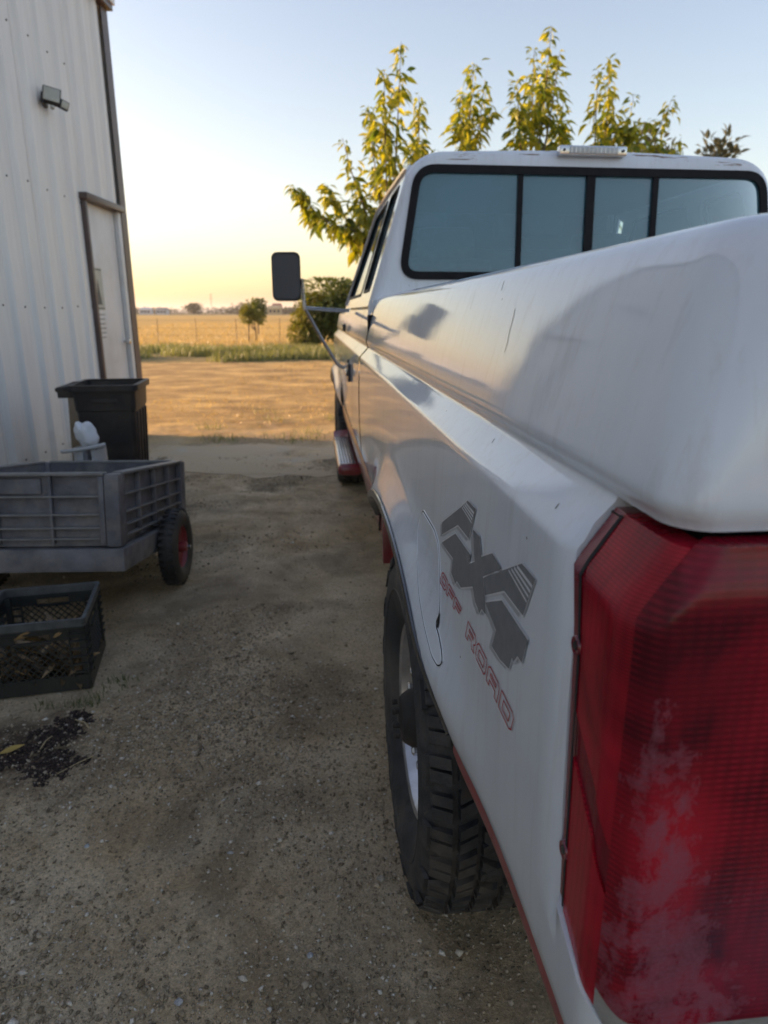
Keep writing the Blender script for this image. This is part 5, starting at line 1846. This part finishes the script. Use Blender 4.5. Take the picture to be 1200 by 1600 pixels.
def weed_place(r):
    while True:
        x = r.uniform(-9, 5); y = r.uniform(19, 27)
        if noise.noise(Vector((x * .35, y * .5, 3))) + .25 - abs(y - 23) / 12 > r.uniform(-.05, .30): return x, y
blades('low_weeds', 22000, weed_place, .08, .34, .013, M['weed'], 8, .5, 'low grey green weeds in a strip before the golden field')
blades('stubble', 16000, lambda r: (r.uniform(-16, 4), 28 + 62 * r.random() ** 1.5), .06, .20, .010, M['dry'], 9, .35, 'golden dry grass covering the far field')

# ---- wire fence
M['post'] = mat('weathered_post', (.12, .095, .07), .85, var=.3)
M['wire'] = mat('fence_wire', (.16, .15, .14), .5, .6, bumps=0)
FN = empty('wire_fence', (-4, 32, 0), 0, 'thin wire fence on slim posts crossing the golden field', 'fence')
for k in range(14):
    x = -12 + k * 1.75 + random.uniform(-.1, .1)
    bm = bmesh.new(); add_tube(bm, [(x + 4, 0, 0), (x + 4 + random.uniform(-.03, .03), 0, 1.05)], .014, 6)
    bm_obj('post', bm, M['post'], FN, smooth=True, sharp=40)
for z in (.35, .65, .98):
    tube_obj('wire', [(-8, 0, z), (0, 0, z - .01), (8, 0, z), (15, 0, z)], .004, M['wire'], FN, 4)

# ============================================================ FOLIAGE
def build_leaves(name, L, n, sampler, material, parent, seed, fold=.5, parts=0, wr=(.32, .46)):
    """sampler(rng) -> (position, direction, size). `parts` of them become separate objects."""
    rng = np.random.default_rng(seed)
    vs = []; fs = []
    protos = []
    for k in range(4):
        lv, lf = leaf_verts(1, .34 + .04 * k, .25 + .15 * k, .25 + .12 * k)
        me = bpy.data.meshes.new('leaf'); me.from_pydata(lv, [], lf); me.materials.append(material); me.shade_smooth(); protos.append(me)
    items = [sampler(rng) for _ in range(n)]
    for i, (p, d, s) in enumerate(items):
        d = Vector(d).normalized(); roll = rng.uniform(-.9, .9)
        q = d.to_track_quat('Y', 'Z').to_matrix().to_4x4()
        mt = Matrix.Translation(p) @ q @ Matrix.Rotation(roll, 4, 'Y')
        if i < parts:
            o = bpy.data.objects.new('leaf', protos[i % 4]); link(o, parent)
            o.matrix_local = mt @ Matrix.Scale(s * L, 4)
        else:
            k = len(vs); LL = L * s
            lv, lf = leaf_verts(LL, LL * rng.uniform(*wr), rng.uniform(.2, .7), rng.uniform(.15, .7))
            vs += [tuple(mt @ Vector(v)) for v in lv]; fs += [tuple(j + k for j in f) for f in lf]
    if vs:
        o = mesh_obj(name, vs, fs, material, parent, smooth=False)
        tag(o, kind='stuff')
M['leaf'] = leaf_mat('tree_leaf', (.085, .14, .018), (.40, .38, .05), .48)
M['bark'] = mat('bark', (.14, .11, .085), .9, var=.35, vscale=10, bumps=.6, bdist=.02, bscale=25)
TREE = empty('fruit_tree', (2.1, 8.7, 0), 0, 'young leafy fruit tree with long upright shoots behind the truck cab', 'tree')
tp = Vector(TREE.location)
tips = [(-0.166, 8.386, 2.665), (-0.007, 8.753, 2.347), (0.413, 8.544, 3.193), (0.482, 8.825, 1.966), (0.729, 8.851, 3.599), (1.027, 8.179, 4.029), (0.839, 8.116, 3.741), (1.362, 9.105, 3.783), (1.20, 8.5, 3.2), (1.849, 8.381, 3.912), (1.80, 8.8, 3.75), (2.05, 8.664, 3.85), (2.793, 8.672, 4.407), (2.666, 8.867, 4.246), (2.318, 8.281, 3.756), (3.05, 8.862, 3.697), (3.685, 9.142, 4.268), (3.4, 8.728, 4.0), (3.967, 8.99, 3.824), (4.416, 8.906, 3.78), (3.784, 8.177, 3.349), (3.748, 9.01, 3.686), (4.541, 8.809, 3.345), (2.85, 8.5, 4.1), (3.95, 9.0, 3.5), (0.77, 8.137, 2.382), (.3, 8.3, 2.25), (.55, 8.9, 2.75), (1.0, 8.6, 2.9), (.2, 8.7, 2.75)]
nodes = [(.95, 8.55, 1.9), (1.30, 8.7, 2.2), (1.85, 8.7, 2.35), (2.65, 8.7, 2.4), (3.1, 8.75, 2.35), (3.5, 8.7, 2.3)]
bm = bmesh.new()
trunk = [(2.1, 8.7, -.05), (2.12, 8.68, .5), (2.08, 8.7, 1.0), (2.12, 8.72, 1.25)]
add_tube(bm, [Vector(p) - tp for p in trunk], [.10, .085, .075, .07], 10)
bm_obj('trunk', bm, M['bark'], TREE, smooth=True)
for nd in nodes:
    a = Vector(trunk[-1]); b = Vector(nd)
    pts = [a, a.lerp(b, .4) + Vector((0, 0, .12)), b]
    tube_obj('limb', [p - tp for p in pts], [.05, .038, .028], M['bark'], TREE, 8)
shoots = []
rs = random.Random(12)
for t in tips:
    t = Vector(t)
    nd = min(nodes, key=lambda q: abs(q[0] - t.x) * 1.6 + abs(q[1] - t.y))
    nd = Vector(nd)
    mid = nd.lerp(t, .5) + Vector(((t.x - nd.x) * .18, rs.uniform(-.1, .1), -.05 if t.z > 2.6 else .22))
    pts = [nd]
    for k in range(1, 8):
        u = k / 7
        pts.append(nd * (1 - u) ** 2 + mid * 2 * u * (1 - u) + t * u * u)
    shoots.append(pts)
    tube_obj('branch', [p - tp for p in pts], [.018 - .0022 * k for k in range(8)], M['bark'], TREE, 5)
for pts in list(shoots):          # side twigs leave the shoots at odd heights
    for q in range(rs.choice((1, 2, 2, 3))):
        i = rs.randint(2, 5); a = pts[i]; L_ = rs.uniform(.22, .50) * (1.15 - i * .1)
        an = rs.uniform(0, 6.28); d = Vector((math.cos(an), math.sin(an) * .7, rs.uniform(.35, 1.2))).normalized()
        tw = [a + d * L_ * k / 7 + Vector((0, 0, -.05 * L_ * (k / 7) ** 2)) for k in range(8)]
        shoots.append(tw)
        tube_obj('twig', [p - tp for p in tw], [.007 - .0008 * k for k in range(8)], M['bark'], TREE, 4)
wts = np.array([(pts[-1] - pts[0]).length for pts in shoots]); wts = wts * np.array([rs.uniform(.6, 1.25) for _ in shoots]); wts /= wts.sum()
def shoot_sampler(rng):
    pts = shoots[rng.choice(len(shoots), p=wts)]
    u = rng.random() ** .62 * 6.98
    i = int(u); p = pts[i].lerp(pts[i + 1], u - i); d = (pts[i + 1] - pts[i]).normalized()
    side = Vector((rng.normal(), rng.normal(), rng.normal() * .4)); side.normalize()
    off = side * abs(rng.normal()) * .036 * (1 + (7 - u) * .14)
    dirv = side * 1.0 + d * .35 + Vector((0, 0, -.55 - .3 * rng.random()))
    s = rng.uniform(.45, 1.2) * (1.0 if u < 6 else .7)
    return (p + off - tp, dirv, s)
build_leaves('foliage', .150, 4900, shoot_sampler, M['leaf'], TREE, 21, parts=280)

def crown(name, loc, h, rx, ry, n, L, material, label, cat, seed, trunk_h=.0, trunk_r=.05, group=None, lumps=9, zlow=.1, trunks=1):
    e = empty(name, loc, 0, label, cat, group)
    rg = random.Random(seed)
    ls = []
    for k in range(lumps):
        a = rg.uniform(0, 6.28); r = rg.uniform(.1, .68)
        zz = trunk_h + (h - trunk_h) * rg.uniform(.22, .80)
        prof = math.sin(max(.1, min(1, (zz - trunk_h * .8) / (h - trunk_h * .8))) * math.pi) ** .5
        ls.append((Vector((rx * r * prof * math.cos(a), ry * r * prof * math.sin(a), zz)), rg.uniform(.30, .50)))
    ls.append((Vector((0, 0, trunk_h + (h - trunk_h) * .55)), .62))
    def smp(rng):
        c, k = ls[rng.integers(0, len(ls))]
        v = Vector((rng.normal(), rng.normal(), rng.normal())); v.normalize()
        r = rng.random() ** .35
        hh = (h - trunk_h) * .5
        p = c + Vector((v.x * rx * k, v.y * ry * k, v.z * hh * k)) * r * 1.25
        p.z = max(trunk_h * .9 + .02, min(h, p.z))
        return (p, v + Vector((0, 0, .1)), rng.uniform(.6, 1.3))
    build_leaves('foliage' if trunk_h else 'crown', L, n, smp, material, e, seed, wr=(.4, .7))
    for t in range(trunks):
        bm = bmesh.new(); dx = (t - (trunks - 1) / 2) * .35
        top = trunk_h + (h - trunk_h) * .6
        add_tube(bm, [(dx, 0, -.05), (dx * .9, .02, top * .5), (dx * .5, 0, top)], [trunk_r, trunk_r * .8, trunk_r * .4], 7)
        for k in range(5):
            c, _ = ls[rg.randrange(len(ls))]
            add_tube(bm, [(dx * .8, 0, max(.1, trunk_h * .8)), tuple(c * .8)], [trunk_r * .45, trunk_r * .15], 5)
        bm_obj('trunk', bm, M['bark'], e, smooth=True)
    return e
M['bush'] = leaf_mat('bush_leaf', (.045, .075, .02), (.14, .17, .035), .3)
M['bush_light'] = leaf_mat('bush_leaf_light', (.10, .12, .025), (.22, .21, .05), .35)
M['conifer'] = leaf_mat('grey_green_tree', (.06, .07, .055), (.12, .13, .10), .2)
p = HF(-1.55, 26.5); 
crown('round_bush', p, 2.4, 1.75, 1.5, 15000, .15, M['bush'], 'large dark green rounded bush behind the side mirror arm', 'bush', 31, lumps=14)
p = HF(-2.75, 25.8)
crown('side_shrub', p, 1.9, .8, .7, 4500, .13, M['bush_light'], 'lower yellow green shrub against the left side of the big bush', 'bush', 32, lumps=8)
p = HF(-6.25, 33.5)
crown('small_tree', p, 1.62, .62, .6, 1500, .10, M['bush_light'], 'small sapling with two thin trunks standing at the field fence', 'tree', 33, trunk_h=.6, trunk_r=.035, lumps=8, trunks=2)
p = HF(-8.0, 45)
crown('field_tree', p, 2.1, .8, .8, 1300, .16, M['bush'], 'darker round tree just behind the sapling at the fence', 'tree', 34, trunk_h=.6, lumps=7)
p = HF(13.2, 30)
crown('grey_tree', p, 8.35, 1.0, 1.0, 1500, .30, M['conifer'], 'grey green treetop just clear of the cab roof, further right', 'tree', 35, trunk_h=2.5, trunk_r=.12, lumps=9)
p = HF(10.7, 29)
crown('grey_tree', p, 8.0, 1.3, 1.0, 1100, .30, M['conifer'], 'grey green treetop showing behind the fruit tree shoots', 'tree', 36, trunk_h=2.5, trunk_r=.12, lumps=9)
# far tree line and hills
M['far'] = leaf_mat('far_tree', (.045, .05, .03), (.10, .10, .05), .1)
rg = random.Random(77)
spec = [(-205, 560, 9, 30), (-178, 470, 11, 9), (-165, 520, 8, 26), (-128, 480, 12, 7), (-120, 560, 9, 40), (-92, 470, 12, 13), (-80, 540, 8, 28), (-62, 500, 7, 20), (-45, 560, 11, 22), (-40, 450, 7, 12), (-15, 520, 9, 26), (25, 540, 10, 34), (80, 560, 11, 40), (150, 560, 12, 45)]
words = ['low dark hedge-like clump at the far left end of the tree line', 'dark domed tree left of the far white house', 'long low clump just behind the far white house', 'narrow upright tree right of the far white house', 'long grey green clump in the middle of the tree line', 'broad dark dome midway along the tree line', 'low clump right of the broad dark dome', 'small far clump left of the sapling', 'grey clump right behind the sapling', 'low scrub between sapling and beige house', 'tree clump behind the far beige house', 'far tree line clump hidden mostly by the round bush', 'far clump behind the truck', 'farthest right clump of the distant tree line']
for (x, d, h, w), wd in zip(spec, words):
    crown('distant_trees', HF(x, d), h * .58, w, 6, 900, 1.3, M['far'], wd, 'trees', 100 + int(d + x), lumps=12, group='far tree line beyond the field')
M['housewall'] = mat('house_wall_white', (.55, .56, .58), .8, var=.05, vscale=1, bumps=0)
M['housewall2'] = mat('house_wall_beige', (.50, .38, .22), .8, var=.05, vscale=1, bumps=0)
M['houseroof'] = mat('house_roof', (.22, .22, .23), .8, var=.1, vscale=1, bumps=0)
M['barnred'] = mat('barn_red', (.34, .10, .08), .8, var=.1, vscale=1, bumps=0)
def house(loc, w, d, h, m, roof, label, rz=0):
    e = empty('house', loc, rz, label, 'house')
    box_obj('wall', (-w / 2, w / 2, -d / 2, d / 2, 0, h), m, e)
    rh = h * .45
    vs = [(-w / 2 - .4, -d / 2 - .4, h), (w / 2 + .4, -d / 2 - .4, h), (w / 2 + .4, d / 2 + .4, h), (-w / 2 - .4, d / 2 + .4, h), (-w / 2 + .5, 0, h + rh), (w / 2 - .5, 0, h + rh)]
    mesh_obj('roof', vs, [(0, 1, 5, 4), (2, 3, 4, 5), (1, 2, 5), (3, 0, 4), (3, 2, 1, 0)], roof, e)
    for k in range(3):
        x = -w / 2 + w * (k + .7) / 3.4
        box_obj('window', (x - .7, x + .7, -d / 2 - .06, -d / 2 - .01, h * .35, h * .75), M['gap'], e)
    return e
house(HF(-152, 455), 7, 6, 3.0, M['housewall'], M['housewall'], 'far low white house at the left of the tree line')
house(HF(-140, 450), 7, 6, 2.9, M['housewall'], M['houseroof'], 'far grey roofed house right beside the white house')
house(HF(-66, 430), 8, 7, 3.6, M['housewall2'], M['housewall2'], 'far beige house left of the round bush')
house(HF(-78, 520), 7, 6, 5.2, M['barnred'], M['barnred'], 'tiny far red roofed barn above the beige house')
MS = empty('radio_mast', HF(-150, 620), 0, 'thin far radio mast rising over the tree line', 'mast')
tube_obj('mast_pole', [(0, 0, 0), (0, 0, 17)], .22, M['post'], MS, 4)
for z in (13, 16): tube_obj('crossarm', [(-1.6, 0, z), (1.6, 0, z)], .12, M['post'], MS, 4)
M['hill'] = mat('far_hill', (.30, .33, .37), .95, var=.08, vscale=.002, bumps=0)
vs = []; fs = []
nH = 120
for k in range(nH + 1):
    x = -4200 + 8400 * k / nH
    h = 22 + 26 * noise.noise(Vector((x * .0011, 1, 0))) + 8 * noise.noise(Vector((x * .006, 3, 0)))
    for y, z in ((5200, -2), (5600, max(6, h) * .8), (6000, max(8, h * 1.15)), (6900, -2)): vs.append((x, y, z))
for k in range(nH):
    for q in range(3):
        a = 4 * k + q; fs.append((a, a + 1, a + 5, a + 4))
hl = mesh_obj('hills', vs, fs, M['hill'], smooth=True)
tag(hl, 'faint far hills on the horizon', kind='structure')

# ============================================================ HAZE
hz, hnt, hb = new_mat('haze_air')
hnt.nodes.remove(hb)
vol = N(hnt, "ShaderNodeVolumePrincipled")
vol.inputs["Color"].default_value = (.93, .93, .95, 1)
vol.inputs["Density"].default_value = .00020
vol.inputs["Anisotropy"].default_value = .35
hnt.links.new(vol.outputs[0], hnt.nodes["Material Output"].inputs["Volume"])
haze = box_obj('haze', (-9500, 9500, -3200, 12400, -3.2, 64), hz)
tag(haze, 'thin warm evening haze over the fields', kind='stuff')
